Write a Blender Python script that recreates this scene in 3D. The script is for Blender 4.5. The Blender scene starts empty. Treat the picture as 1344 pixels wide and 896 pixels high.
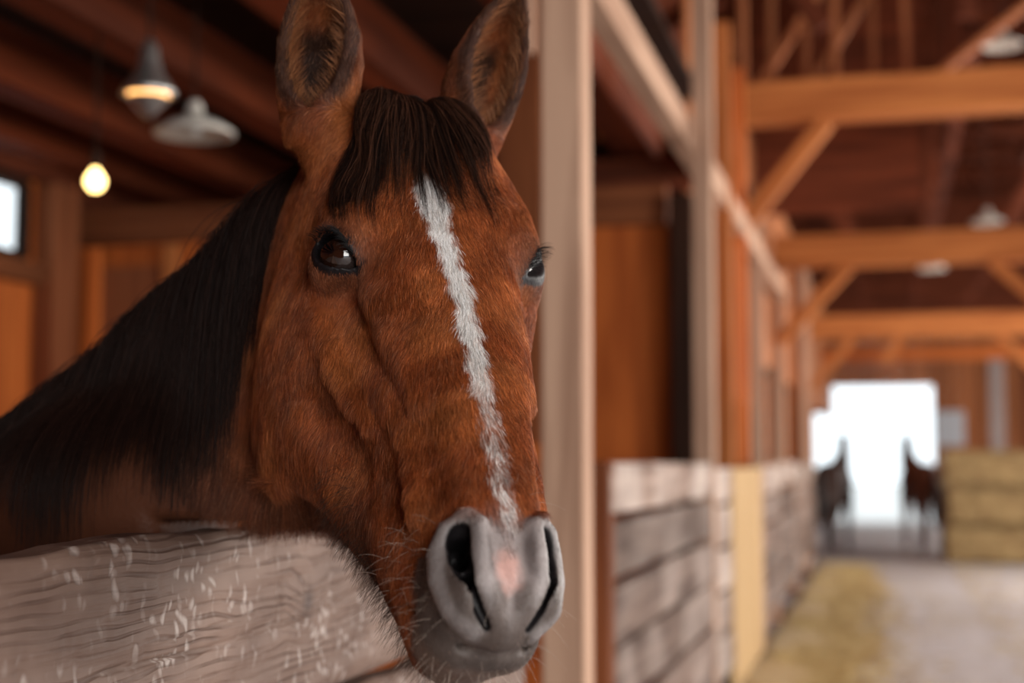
import bpy, bmesh, math, random
import numpy as np
from mathutils import Vector, Matrix

rng = np.random.default_rng(7)
random.seed(7)
scene = bpy.context.scene
COL = scene.collection

# ------------------------------------------------------------------ camera
CAM_H = 1.3
YAW = math.radians(14.63)
PITCH = math.atan(157 / 1867.0)
RW = np.array([math.cos(YAW), math.sin(YAW), 0.0])
FH = np.array([-math.sin(YAW), math.cos(YAW), 0.0])
FW = FH * math.cos(PITCH) + np.array([0, 0, math.sin(PITCH)])
UW = np.cross(RW, FW)
CAM = np.array([0, 0, CAM_H])
cd = bpy.data.cameras.new('camera')
cam = bpy.data.objects.new('camera', cd)
COL.objects.link(cam)
m = Matrix.Identity(4)
for i in range(3):
    m[i][0], m[i][1], m[i][2], m[i][3] = RW[i], UW[i], -FW[i], CAM[i]
cam.matrix_world = m
cd.sensor_width = 36.0
cd.lens = 1867.0 * 36.0 / 1344.0
cd.clip_start = 0.05
cd.clip_end = 500
cd.dof.use_dof = True
cd.dof.focus_distance = 1.27
cd.dof.aperture_fstop = 3.0
scene.camera = cam
scene.view_settings.view_transform = 'Standard'
scene.view_settings.look = 'None'
scene.view_settings.gamma = 1.0
scene.view_settings.exposure = -0.2
scene.view_settings.use_curve_mapping = False
scene.cycles.max_bounces = 6
scene.cycles.sample_clamp_indirect = 4.0

# ------------------------------------------------------------------ daylight
world = bpy.data.worlds.new('sky')
scene.world = world
world.use_nodes = True
bg = world.node_tree.nodes['Background']
bg.inputs[0].default_value = (0.86, 0.95, 1.0, 1)
bg.inputs[1].default_value = 2.2


def area_light(name, loc, target, sx, sy, power, color):
    ld = bpy.data.lights.new(name, 'AREA')
    ld.shape = 'RECTANGLE'
    ld.size, ld.size_y = sx, sy
    ld.energy = power
    ld.color = color
    o = bpy.data.objects.new(name, ld)
    COL.objects.link(o)
    o.location = loc
    d = Vector(target) - Vector(loc)
    o.rotation_euler = d.to_track_quat('-Z', 'Y').to_euler()
    return o


# daylight from behind the photographer and the right; farther side lamps are added fill
area_light('side_door_daylight', (5.7, 1.7, 2.2), (-0.4, 1.5, 1.4), 3.6, 3.0, 330, (1.0, 0.94, 0.88))
area_light('middle_side_fill', (5.7, 7.5, 2.2), (-0.9, 7.5, 1.2), 3.8, 3.2, 400, (1.0, 0.92, 0.84))  # added fill for the middle of the aisle
area_light('third_side_fill', (5.7, 15.0, 2.2), (-0.6, 15.0, 0.6), 4.0, 3.2, 800, (1.0, 0.92, 0.84))  # added fill for the aisle floor and beams
area_light('far_apron_fill', (5.7, 25.0, 2.2), (-0.5, 25.0, 0.6), 3.6, 3.2, 420, (1.0, 0.95, 0.9))  # added to brighten the apron inside the far door
area_light('gable_door_daylight', (2.9, -3.9, 2.0), (-0.3, 3.0, 1.2), 2.4, 2.6, 240, (1.0, 0.95, 0.9))
# ------------------------------------------------------------------ materials
def wood(name, base, dark, grain=1.0, rough=.75, bump=.3, wear=None, wear_amt=.5, var=.25):
    """timber whose grain runs along the local x axis of the piece"""
    mt = bpy.data.materials.new(name); mt.use_nodes = True
    nt = mt.node_tree; L = nt.links.new; b = nt.nodes['Principled BSDF']
    tc = nt.nodes.new('ShaderNodeTexCoord'); oi = nt.nodes.new('ShaderNodeObjectInfo')
    off = nt.nodes.new('ShaderNodeVectorMath'); off.operation = 'SCALE'; off.inputs[0].default_value = (37, 19, 53)
    L(oi.outputs['Random'], off.inputs['Scale'])
    ad = nt.nodes.new('ShaderNodeVectorMath'); ad.operation = 'ADD'
    L(tc.outputs['Object'], ad.inputs[0]); L(off.outputs[0], ad.inputs[1])
    mp = nt.nodes.new('ShaderNodeMapping'); mp.inputs['Scale'].default_value = (1.6 * grain, 26 * grain, 26 * grain)
    L(ad.outputs[0], mp.inputs[0])
    n1 = nt.nodes.new('ShaderNodeTexNoise'); n1.inputs['Scale'].default_value = 1; n1.inputs['Detail'].default_value = 6; n1.inputs['Distortion'].default_value = .6
    L(mp.outputs[0], n1.inputs[0])
    n2 = nt.nodes.new('ShaderNodeTexNoise'); n2.inputs['Scale'].default_value = 2.2; n2.inputs['Detail'].default_value = 3
    L(ad.outputs[0], n2.inputs[0])
    r1 = nt.nodes.new('ShaderNodeValToRGB')
    r1.color_ramp.elements[0].position = .36; r1.color_ramp.elements[0].color = (*dark, 1)
    r1.color_ramp.elements[1].position = .62; r1.color_ramp.elements[1].color = (*base, 1)
    L(n1.outputs['Fac'], r1.inputs[0])
    hs = nt.nodes.new('ShaderNodeHueSaturation')
    m1 = nt.nodes.new('ShaderNodeMapRange'); m1.inputs[3].default_value = 1 - var; m1.inputs[4].default_value = 1 + var
    L(oi.outputs['Random'], m1.inputs[0]); L(m1.outputs[0], hs.inputs['Value'])
    last = r1.outputs[0]
    if wear:
        mw = nt.nodes.new('ShaderNodeMix'); mw.data_type = 'RGBA'
        rw = nt.nodes.new('ShaderNodeMapRange'); rw.inputs[1].default_value = .45; rw.inputs[2].default_value = .62; rw.inputs[4].default_value = wear_amt
        L(n2.outputs['Fac'], rw.inputs[0]); L(rw.outputs[0], mw.inputs['Factor'])
        L(last, mw.inputs['A']); mw.inputs['B'].default_value = (*wear, 1)
        last = mw.outputs['Result']
    L(last, hs.inputs['Color']); L(hs.outputs[0], b.inputs['Base Color'])
    b.inputs['Roughness'].default_value = rough
    b.inputs['Specular IOR Level'].default_value = .15
    bp = nt.nodes.new('ShaderNodeBump'); bp.inputs['Strength'].default_value = bump; bp.inputs['Distance'].default_value = .004
    L(n1.outputs['Fac'], bp.inputs['Height']); L(bp.outputs[0], b.inputs['Normal'])
    return mt


def plain(name, col, rough=.6, metal=0., emit=None, es=0.):
    mt = bpy.data.materials.new(name); mt.use_nodes = True
    b = mt.node_tree.nodes['Principled BSDF']
    b.inputs['Base Color'].default_value = (*col, 1); b.inputs['Roughness'].default_value = rough; b.inputs['Metallic'].default_value = metal
    if emit:
        b.inputs['Emission Color'].default_value = (*emit, 1); b.inputs['Emission Strength'].default_value = es
    return mt


def speckle(name, a, c, scale, rough=.9, bump=.6, detail=8, c2=None, s2=.6):
    mt = bpy.data.materials.new(name); mt.use_nodes = True
    nt = mt.node_tree; L = nt.links.new; b = nt.nodes['Principled BSDF']
    tc = nt.nodes.new('ShaderNodeTexCoord')
    n = nt.nodes.new('ShaderNodeTexNoise'); n.inputs['Scale'].default_value = scale; n.inputs['Detail'].default_value = detail; n.inputs['Roughness'].default_value = .7
    L(tc.outputs['Object'], n.inputs[0])
    r = nt.nodes.new('ShaderNodeValToRGB'); r.color_ramp.elements[0].position = .35; r.color_ramp.elements[1].position = .65
    r.color_ramp.elements[0].color = (*a, 1); r.color_ramp.elements[1].color = (*c, 1)
    L(n.outputs['Fac'], r.inputs[0])
    last = r.outputs[0]
    if c2:
        n2 = nt.nodes.new('ShaderNodeTexNoise'); n2.inputs['Scale'].default_value = s2; n2.inputs['Detail'].default_value = 5
        L(tc.outputs['Object'], n2.inputs[0])
        mr = nt.nodes.new('ShaderNodeMapRange'); mr.inputs[1].default_value = .5; mr.inputs[2].default_value = .66; mr.inputs[4].default_value = .8
        L(n2.outputs['Fac'], mr.inputs[0])
        mx = nt.nodes.new('ShaderNodeMix'); mx.data_type = 'RGBA'; L(mr.outputs[0], mx.inputs['Factor']); L(last, mx.inputs['A']); mx.inputs['B'].default_value = (*c2, 1)
        last = mx.outputs['Result']
    L(last, b.inputs['Base Color'])
    b.inputs['Roughness'].default_value = rough
    bp = nt.nodes.new('ShaderNodeBump'); bp.inputs['Strength'].default_value = bump; bp.inputs['Distance'].default_value = .02
    L(n.outputs['Fac'], bp.inputs['Height']); L(bp.outputs[0], b.inputs['Normal'])
    return mt


PALE = wood('pale_weathered_timber', (.56, .36, .25), (.36, .21, .14), .6, bump=.25, var=.08)
AMBER = wood('amber_timber', (.52, .185, .055), (.33, .10, .028), .5, var=.12)
RUST = wood('rust_brown_planks', (.62, .165, .036), (.38, .088, .019), .5, var=.18)
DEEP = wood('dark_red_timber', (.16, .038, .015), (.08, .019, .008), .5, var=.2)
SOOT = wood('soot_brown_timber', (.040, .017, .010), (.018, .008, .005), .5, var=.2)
BROWNW = wood('brown_post_timber', (.23, .075, .028), (.12, .036, .014), .6, var=.1)
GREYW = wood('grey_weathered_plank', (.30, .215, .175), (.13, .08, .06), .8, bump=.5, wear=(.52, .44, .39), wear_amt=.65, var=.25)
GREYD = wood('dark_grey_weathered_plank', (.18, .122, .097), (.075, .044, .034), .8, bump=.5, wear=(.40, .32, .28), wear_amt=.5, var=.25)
STRAWW = wood('straw_coloured_plank', (.50, .335, .165), (.40, .25, .115), .6, bump=.3, var=.08)
METAL = plain('galvanised_metal', (.55, .54, .52), .35, .9)
ENAMEL = plain('white_enamel', (.62, .58, .52), .35)


# ------------------------------------------------------------------ builders
def tag(o, label=None, cat=None, group=None, kind=None):
    if label: o['label'] = label
    if cat: o['category'] = cat
    if group: o['group'] = group
    if kind: o['kind'] = kind
    return o


def link(name, me, parent=None, mat=None):
    o = bpy.data.objects.new(name, me); COL.objects.link(o)
    if parent: o.parent = parent
    if mat is not None and len(me.materials) == 0: me.materials.append(mat)
    return o


def empty(name, loc, **k):
    o = bpy.data.objects.new(name, None); COL.objects.link(o); o.location = loc
    return tag(o, **k)


def bar_mesh(L, w, h, seed=0, bev=.004, rag=.0, n=1):
    """a sawn timber along x, section w (y) by h (z), chamfered edges, slightly uneven"""
    r = random.Random(seed)
    b = min(bev, w * .2, h * .2)
    prof = [(-w / 2 + b, -h / 2), (w / 2 - b, -h / 2), (w / 2, -h / 2 + b), (w / 2, h / 2 - b), (w / 2 - b, h / 2), (-w / 2 + b, h / 2), (-w / 2, h / 2 - b), (-w / 2, -h / 2 + b)]
    vs, fs = [], []
    for i in range(n + 1):
        x = -L / 2 + L * i / n
        dy, dz = r.uniform(-rag, rag), r.uniform(-rag, rag)
        for (y, z) in prof:
            vs.append((x, y + dy + r.uniform(-rag, rag) * .5, z + dz + r.uniform(-rag, rag) * .5))
    for i in range(n):
        for j in range(8):
            a = i * 8 + j; c = i * 8 + (j + 1) % 8
            fs.append((a, c, c + 8, a + 8))
    fs.append(tuple(range(7, -1, -1))); fs.append(tuple(n * 8 + j for j in range(8)))
    me = bpy.data.meshes.new('timber'); me.from_pydata(vs, [], fs); me.update()
    return me


def timber(name, a, c, w, h, mat, parent=None, up=(0, 0, 1), rag=.0, n=1, bev=.006, origin=None):
    """timber from point a to point c; w across, h along 'up'"""
    a, c = Vector(a), Vector(c)
    d = c - a; L = d.length; x = d.normalized()
    u = Vector(up)
    if abs(u.dot(x)) > .98: u = Vector((0, 1, 0))
    y = u.cross(x).normalized(); z = x.cross(y)
    me = bar_mesh(L, w, h, hash((round(a.x, 2), round(a.z, 2), round(a.y, 2))) & 0xffff, bev, rag, n)
    o = link(name, me, parent, mat)
    M = Matrix((x, y, z)).transposed().to_4x4(); M.translation = (a + c) / 2
    if parent: M = Matrix.Translation(-Vector(parent.location)) @ M
    o.matrix_local = M
    return o


def lathe(prof, n=24, name='turned'):
    vs, fs = [], []
    for (r, z) in prof:
        for j in range(n):
            t = 2 * math.pi * j / n
            vs.append((r * math.cos(t), r * math.sin(t), z))
    for i in range(len(prof) - 1):
        for j in range(n):
            fs.append((i * n + j, i * n + (j + 1) % n, (i + 1) * n + (j + 1) % n, (i + 1) * n + j))
    me = bpy.data.meshes.new(name); me.from_pydata(vs, [], fs); me.update()
    for p in me.polygons: p.use_smooth = True
    return me


def slab(name, x0, x1, y0, y1, z0, z1, mat, parent=None):
    me = bpy.data.meshes.new(name)
    cx, cy, cz = (x0 + x1) / 2, (y0 + y1) / 2, (z0 + z1) / 2
    v = [((x - cx), (y - cy), (z - cz)) for x in (x0, x1) for y in (y0, y1) for z in (z0, z1)]
    me.from_pydata(v, [], [(0, 1, 3, 2), (4, 6, 7, 5), (0, 4, 5, 1), (2, 3, 7, 6), (0, 2, 6, 4), (1, 5, 7, 3)]); me.update()
    o = link(name, me, parent, mat)
    o.location = Vector((cx, cy, cz)) - (Vector(parent.location) if parent else Vector())
    return o


# ------------------------------------------------------------------ floor and ground
GRAVEL = speckle('grey_gravel_dust', (.40, .375, .385), (.58, .55, .56), 7, c2=(.46, .41, .35), s2=1.1)


def ground(name, x0, x1, y0, y1, z, nx, ny, amp, mat):
    xs = np.linspace(x0, x1, nx); ys = np.linspace(y0, y1, ny)
    g = np.stack(np.meshgrid(xs, ys, indexing='ij'), -1).reshape(-1, 2)
    h = amp * (np.sin(g[:, 0] * 2.1 + g[:, 1] * .7) + np.sin(g[:, 1] * 1.7 - g[:, 0]) * .6 + rng.normal(0, .25, len(g)))
    v = np.column_stack([g, z + h])
    f = [(i * ny + j, (i + 1) * ny + j, (i + 1) * ny + j + 1, i * ny + j + 1) for i in range(nx - 1) for j in range(ny - 1)]
    me = bpy.data.meshes.new(name); me.from_pydata(v.tolist(), [], f); me.update()
    for p in me.polygons: p.use_smooth = True
    return tag(link(name, me, None, mat), kind='structure')


ground('floor', -5.0, 5.9, -4.2, 31.2, -.008, 80, 200, .004, GRAVEL)
ground('ground_outside', -40, 40, 31.2, 90, -.03, 20, 20, .01, speckle('bright_yard_gravel', (.58, .56, .53), (.70, .68, .66), 3))

# ------------------------------------------------------------------ shell of the barn
XL, XR, YN, YF = -4.9, 5.8, -4.0, 31.0


def plank_wall(name, axis_, at_, lo, hi, z0, z1, mat, holes=(), step=.24, th=.03, board='plank', back=True, label=None):
    """a wall of upright boards; axis_ 'x': the wall stands at x = at_ and runs along y"""
    root = empty(name, (at_ if axis_ == 'x' else lo, lo if axis_ == 'x' else at_, z0), kind='structure')
    n = int(round((hi - lo) / step)); st = (hi - lo) / n
    cache = {}
    for i in range(n):
        a, c = lo + i * st + .0006, lo + (i + 1) * st - .0006
        spans = [(z0, z1)]
        for (h0, h1, hz0, hz1) in holes:
            if c > h0 + .02 and a < h1 - .02:
                nsp = []
                for (s0, s1) in spans:
                    if hz0 > s0: nsp.append((s0, min(s1, hz0)))
                    if hz1 < s1: nsp.append((max(s0, hz1), s1))
                spans = nsp
        for (s0, s1) in spans:
            if s1 - s0 < .05: continue
            key = (round(s1 - s0, 3), i % 3)
            if key not in cache:
                cache[key] = bar_mesh(s1 - s0, (c - a), th, i, .004); cache[key].materials.append(mat)
            m_ = (a + c) / 2; off = random.uniform(-.004, .004)
            o = link(board, cache[key], root)
            if axis_ == 'x':
                R = Matrix(((0, 0, 1), (0, 1, 0), (1, 0, 0))).transposed().to_4x4(); R.translation = Vector((off, m_ - lo, (s0 + s1) / 2 - z0))
            else:
                R = Matrix(((0, 0, 1), (1, 0, 0), (0, 1, 0))).transposed().to_4x4(); R.translation = Vector((m_ - lo, off, (s0 + s1) / 2 - z0))
            o.matrix_local = R
    return root


# left outer wall with its window; boards are seen between y 5 and 8
WIN = (6.45, 7.32, 2.50, 2.93)
plank_wall('wall_left', 'x', XL, 5.0, 7.9, 0, 3.35, RUST, [WIN], .20)
for (y0, y1) in ((YN, 5.0), (7.9, YF)):
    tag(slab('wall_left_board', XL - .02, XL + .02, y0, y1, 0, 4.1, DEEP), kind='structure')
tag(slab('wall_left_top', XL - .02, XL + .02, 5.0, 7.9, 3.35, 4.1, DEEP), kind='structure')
# unseen right outer wall, its doorways added to suit the side lamps
for (y0, y1) in ((YN, -1.6), (2.6, 5.4), (9.6, 12.8), (17.2, 23.0), (27.0, YF)):
    tag(slab('wall_right', XR - .02, XR + .02, y0, y1, 0, 4.1, DEEP), kind='structure')
for (y0, y1) in ((-1.6, 2.6), (5.4, 9.6), (12.8, 17.2), (23.0, 27.0)):
    tag(slab('wall_right_top', XR - .02, XR + .02, y0, y1, 3.6, 4.1, DEEP), kind='structure')
# gable wall behind the photographer, wide door open
tag(slab('wall_near', XL, 1.8, YN - .02, YN + .02, 0, 4.1, DEEP), kind='structure')
tag(slab('wall_near_right', 4.8, XR, YN - .02, YN + .02, 0, 4.1, DEEP), kind='structure')
tag(slab('wall_near_top', XL, XR, YN - .02, YN + .02, 3.4, 8.2, DEEP), kind='structure')
# far gable with the open door and two windows
FARW = wood('far_wall_timber', (.42, .15, .06), (.26, .085, .03), .5)
plank_wall('wall_far', 'y', YF, -2.6, 2.8, 0, 3.9, FARW, [(-.96, .93, 0, 2.88), (-1.46, -1.06, .9, 2.30), (1.16, 1.40, 1.22, 1.50)], .12)
tag(slab('wall_far_left', XL, -2.6, YF - .02, YF + .02, 0, 4.1, DEEP), kind='structure')
tag(slab('wall_far_right', 2.8, XR, YF - .02, YF + .02, 0, 4.1, DEEP), kind='structure')
tag(slab('wall_far_top', XL, XR, YF - .02, YF + .02, 3.9, 8.2, DEEP), kind='structure')

# roof: boarded slopes on rafters
RX, RZ, EZ = .6, 7.6, 4.0
for s, x1 in ((-1, XL - .3), (1, XR + .3)):
    me = bpy.data.meshes.new('roof')
    v = [(RX, YN - .3, RZ), (x1, YN - .3, EZ), (x1, YF + .3, EZ), (RX, YF + .3, RZ)]
    v += [(x, y, z + .05) for x, y, z in v]
    me.from_pydata(v, [], [(0, 1, 2, 3), (7, 6, 5, 4), (0, 4, 5, 1), (1, 5, 6, 2), (2, 6, 7, 3), (3, 7, 4, 0)]); me.update()
    tag(link('roof', me, None, DEEP), kind='structure')

ORD = 'nearest second third fourth fifth sixth seventh eighth ninth tenth eleventh twelfth thirteenth fourteenth fifteenth'.split()
for i, y in enumerate(np.arange(8.4, 30.8, 1.5)):
    r = empty('roof_truss', (RX, y, EZ), label=None)
    for x1 in (XL, XR):
        timber('rafter', (RX, y, RZ - .10), (x1, y, EZ + (.05)), .09, .18, DEEP, r)
    timber('collar_tie', (RX - 2.4, y, 5.85), (RX + 2.4, y, 5.85), .07, .18, DEEP, r)
    timber('strut', (RX - .95, y, 4.3), (RX - 2.1, y, 6.1), .09, .13, DEEP, r)
    timber('strut', (RX + .95, y, 4.3), (RX + 2.1, y, 6.1), .09, .13, DEEP, r)
    timber('king_post', (RX, y, 4.3), (RX, y, RZ - .12), .12, .12, DEEP, r)
    tag(r, ORD[i] + ' dark roof truss of rafters and struts, counted up the aisle', 'roof truss', 'roof trusses over the aisle')

# loft over the stalls: dark boards on heavy joists that run along the barn
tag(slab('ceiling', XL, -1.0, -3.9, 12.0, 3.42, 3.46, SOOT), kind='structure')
jl = ['loft joist by the left outer wall, nearly hidden in the dark', 'reddish loft joist over the bare bulb, left of the two lamps', 'broad reddish loft joist passing above the enamel lamps',
      'reddish loft joist just left of the horse ears', 'loft joist seen between the two ears of the horse']
JW = wood('joist_timber', (.20, .040, .012), (.09, .019, .007), .3, var=.12)
for k, x in enumerate((-4.62, -3.94, -3.08, -2.20, -1.33)):
    tag(timber('loft_joist', (x, -3.8, 3.16), (x, 11.8, 3.16), .20, .27, JW), jl[k], 'joist', 'joists under the loft')

# ------------------------------------------------------------------ the stall of the horse: weathered boards on the aisle side
XB = -.66
KNOT = (.472, .0, .010)
CRACKS = [([(1.10, 1.117), (1.30, 1.113), (1.45, 1.116), (1.55, 1.119), (1.72, 1.136), (1.90, 1.150)], .0011, .010),
          ([(1.22, 1.130), (1.42, 1.136), (1.50, 1.142), (1.60, 1.146), (1.74, 1.152)], .0008, .006)]
OLD = bpy.data.materials.new('chewed_weathered_board'); OLD.use_nodes = True
nt = OLD.node_tree; L_ = nt.links.new; b = nt.nodes['Principled BSDF']


def nd(t, **k):
    n = nt.nodes.new(t)
    for a, v in k.items():
        if a in ('operation', 'data_type', 'wave_type', 'bands_direction', 'feature', 'blend_type'): setattr(n, a, v)
        else: n.inputs[a].default_value = v
    return n


tc = nd('ShaderNodeTexCoord')
mp = nd('ShaderNodeMapping', Scale=(.9, 3.2, 3.2)); L_(tc.outputs['Object'], mp.inputs[0])
dn = nd('ShaderNodeTexNoise', Scale=3.2, Detail=3.0); L_(mp.outputs[0], dn.inputs[0])
# growth rings bent by the low noise: fine dark grain lines
wz = nd('ShaderNodeSeparateXYZ'); L_(tc.outputs['Object'], wz.inputs[0])
m1 = nd('ShaderNodeMath', operation='MULTIPLY_ADD'); L_(dn.outputs['Fac'], m1.inputs[0]); m1.inputs[1].default_value = .060; L_(wz.outputs['Z'], m1.inputs[2])
# a knot that bends the rings
kv = nd('ShaderNodeVectorMath', operation='DISTANCE'); L_(tc.outputs['Object'], kv.inputs[0]); kv.inputs[1].default_value = KNOT
ke = nd('ShaderNodeMapRange'); L_(kv.outputs['Value'], ke.inputs[0]); ke.inputs[1].default_value = 0; ke.inputs[2].default_value = .07; ke.inputs[3].default_value = .022; ke.inputs[4].default_value = 0
m2 = nd('ShaderNodeMath', operation='ADD'); L_(m1.outputs[0], m2.inputs[0]); L_(ke.outputs[0], m2.inputs[1])
m3 = nd('ShaderNodeMath', operation='MULTIPLY'); L_(m2.outputs[0], m3.inputs[0]); m3.inputs[1].default_value = 560.
sn = nd('ShaderNodeMath', operation='SINE'); L_(m3.outputs[0], sn.inputs[0])
fine = nd('ShaderNodeMapping', Scale=(9., 150., 150.)); L_(tc.outputs['Object'], fine.inputs[0])
fn = nd('ShaderNodeTexNoise', Scale=1.0, Detail=5.0); L_(fine.outputs[0], fn.inputs[0])
rg = nd('ShaderNodeMapRange'); L_(sn.outputs[0], rg.inputs[0]); rg.inputs[1].default_value = .35; rg.inputs[2].default_value = 1.0; rg.inputs[3].default_value = 0; rg.inputs[4].default_value = 1
rm = nd('ShaderNodeMath', operation='MULTIPLY'); L_(rg.outputs[0], rm.inputs[0])
pn = nd('ShaderNodeTexNoise', Scale=9.0, Detail=4.0); L_(mp.outputs[0], pn.inputs[0])
pr_ = nd('ShaderNodeMapRange'); L_(pn.outputs['Fac'], pr_.inputs[0]); pr_.inputs[1].default_value = .4; pr_.inputs[2].default_value = .62
L_(pr_.outputs[0], rm.inputs[1])
base = nd('ShaderNodeValToRGB'); base.color_ramp.elements[0].position = .3; base.color_ramp.elements[1].position = .7
base.color_ramp.elements[0].color = (.105, .060, .044, 1); base.color_ramp.elements[1].color = (.215, .140, .108, 1)
bn = nd('ShaderNodeTexNoise', Scale=7.0, Detail=6.0); L_(tc.outputs['Object'], bn.inputs[0]); L_(bn.outputs['Fac'], base.inputs[0])
x1 = nd('ShaderNodeMix', data_type='RGBA'); L_(rm.outputs[0], x1.inputs['Factor']); L_(base.outputs[0], x1.inputs['A']); x1.inputs['B'].default_value = (.06, .030, .022, 1)
x1f = nd('ShaderNodeMath', operation='MULTIPLY'); L_(rm.outputs[0], x1f.inputs[0]); x1f.inputs[1].default_value = .55; L_(x1f.outputs[0], x1.inputs['Factor'])
# pale gnawed flecks
gm = nd('ShaderNodeMapping', Scale=(1.0, 1.0, .62)); L_(tc.outputs['Object'], gm.inputs[0])
gd = nd('ShaderNodeTexNoise', Scale=22.0, Detail=2.0); L_(gm.outputs[0], gd.inputs[0])
ga = nd('ShaderNodeVectorMath', operation='MULTIPLY_ADD'); L_(gd.outputs['Color'], ga.inputs[0]); ga.inputs[1].default_value = (.05, .05, .05); L_(gm.outputs[0], ga.inputs[2])
gv = nd('ShaderNodeTexVoronoi', Scale=70.0); L_(ga.outputs[0], gv.inputs[0])
gr = nd('ShaderNodeMapRange'); L_(gv.outputs['Distance'], gr.inputs[0]); gr.inputs[1].default_value = .42; gr.inputs[2].default_value = .20
gn = nd('ShaderNodeTexNoise', Scale=11.0, Detail=4.0); L_(tc.outputs['Object'], gn.inputs[0])
gz = nd('ShaderNodeMapRange'); L_(gn.outputs['Fac'], gz.inputs[0]); gz.inputs[1].default_value = .45; gz.inputs[2].default_value = .60
gx = nd('ShaderNodeMath', operation='MULTIPLY'); L_(gr.outputs[0], gx.inputs[0]); L_(gz.outputs[0], gx.inputs[1])
x2 = nd('ShaderNodeMix', data_type='RGBA'); x2f = nd('ShaderNodeMath', operation='MULTIPLY'); L_(gx.outputs[0], x2f.inputs[0]); x2f.inputs[1].default_value = .6
L_(x2f.outputs[0], x2.inputs['Factor']); L_(x1.outputs['Result'], x2.inputs['A']); x2.inputs['B'].default_value = (.52, .45, .41, 1)
# dark crust round the knot
kr = nd('ShaderNodeMapRange'); L_(kv.outputs['Value'], kr.inputs[0]); kr.inputs[1].default_value = .022; kr.inputs[2].default_value = .004
x3 = nd('ShaderNodeMix', data_type='RGBA'); L_(kr.outputs[0], x3.inputs['Factor']); L_(x2.outputs['Result'], x3.inputs['A']); x3.inputs['B'].default_value = (.09, .06, .05, 1)
L_(x3.outputs['Result'], b.inputs['Base Color'])
b.inputs['Roughness'].default_value = .62; b.inputs['Specular IOR Level'].default_value = .25
bh = nd('ShaderNodeMath', operation='MULTIPLY_ADD'); L_(rm.outputs[0], bh.inputs[0]); bh.inputs[1].default_value = -1.0; L_(fn.outputs['Fac'], bh.inputs[2])
bh2 = nd('ShaderNodeMath', operation='MULTIPLY_ADD'); L_(gx.outputs[0], bh2.inputs[0]); bh2.inputs[1].default_value = -.8; L_(bh.outputs[0], bh2.inputs[2])
bp = nd('ShaderNodeBump', Strength=.7, Distance=.0022); L_(bh2.outputs[0], bp.inputs['Height']); L_(bp.outputs[0], b.inputs['Normal'])

front = empty('stall_front', (XB, 1.6, 0), label='chewed weathered board front of the stall that the horse leans its head over', cat='stall wall')


def crack_depth(y, z, line, wd):
    """how deep a drying crack cuts at (y, z)"""
    ly = np.array([p[0] for p in line]); lz = np.array([p[1] for p in line])
    d = np.abs(z - np.interp(y, ly, lz)); inr = sstep_(ly[0], ly[0] + .05, y) * sstep_(ly[-1], ly[-1] - .05, y)
    return np.exp(-(d / wd) ** 2) * inr


def sstep_(a, b_, x):
    t = np.clip((x - a) / (b_ - a), 0, 1)
    return t * t * (3 - 2 * t)


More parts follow.
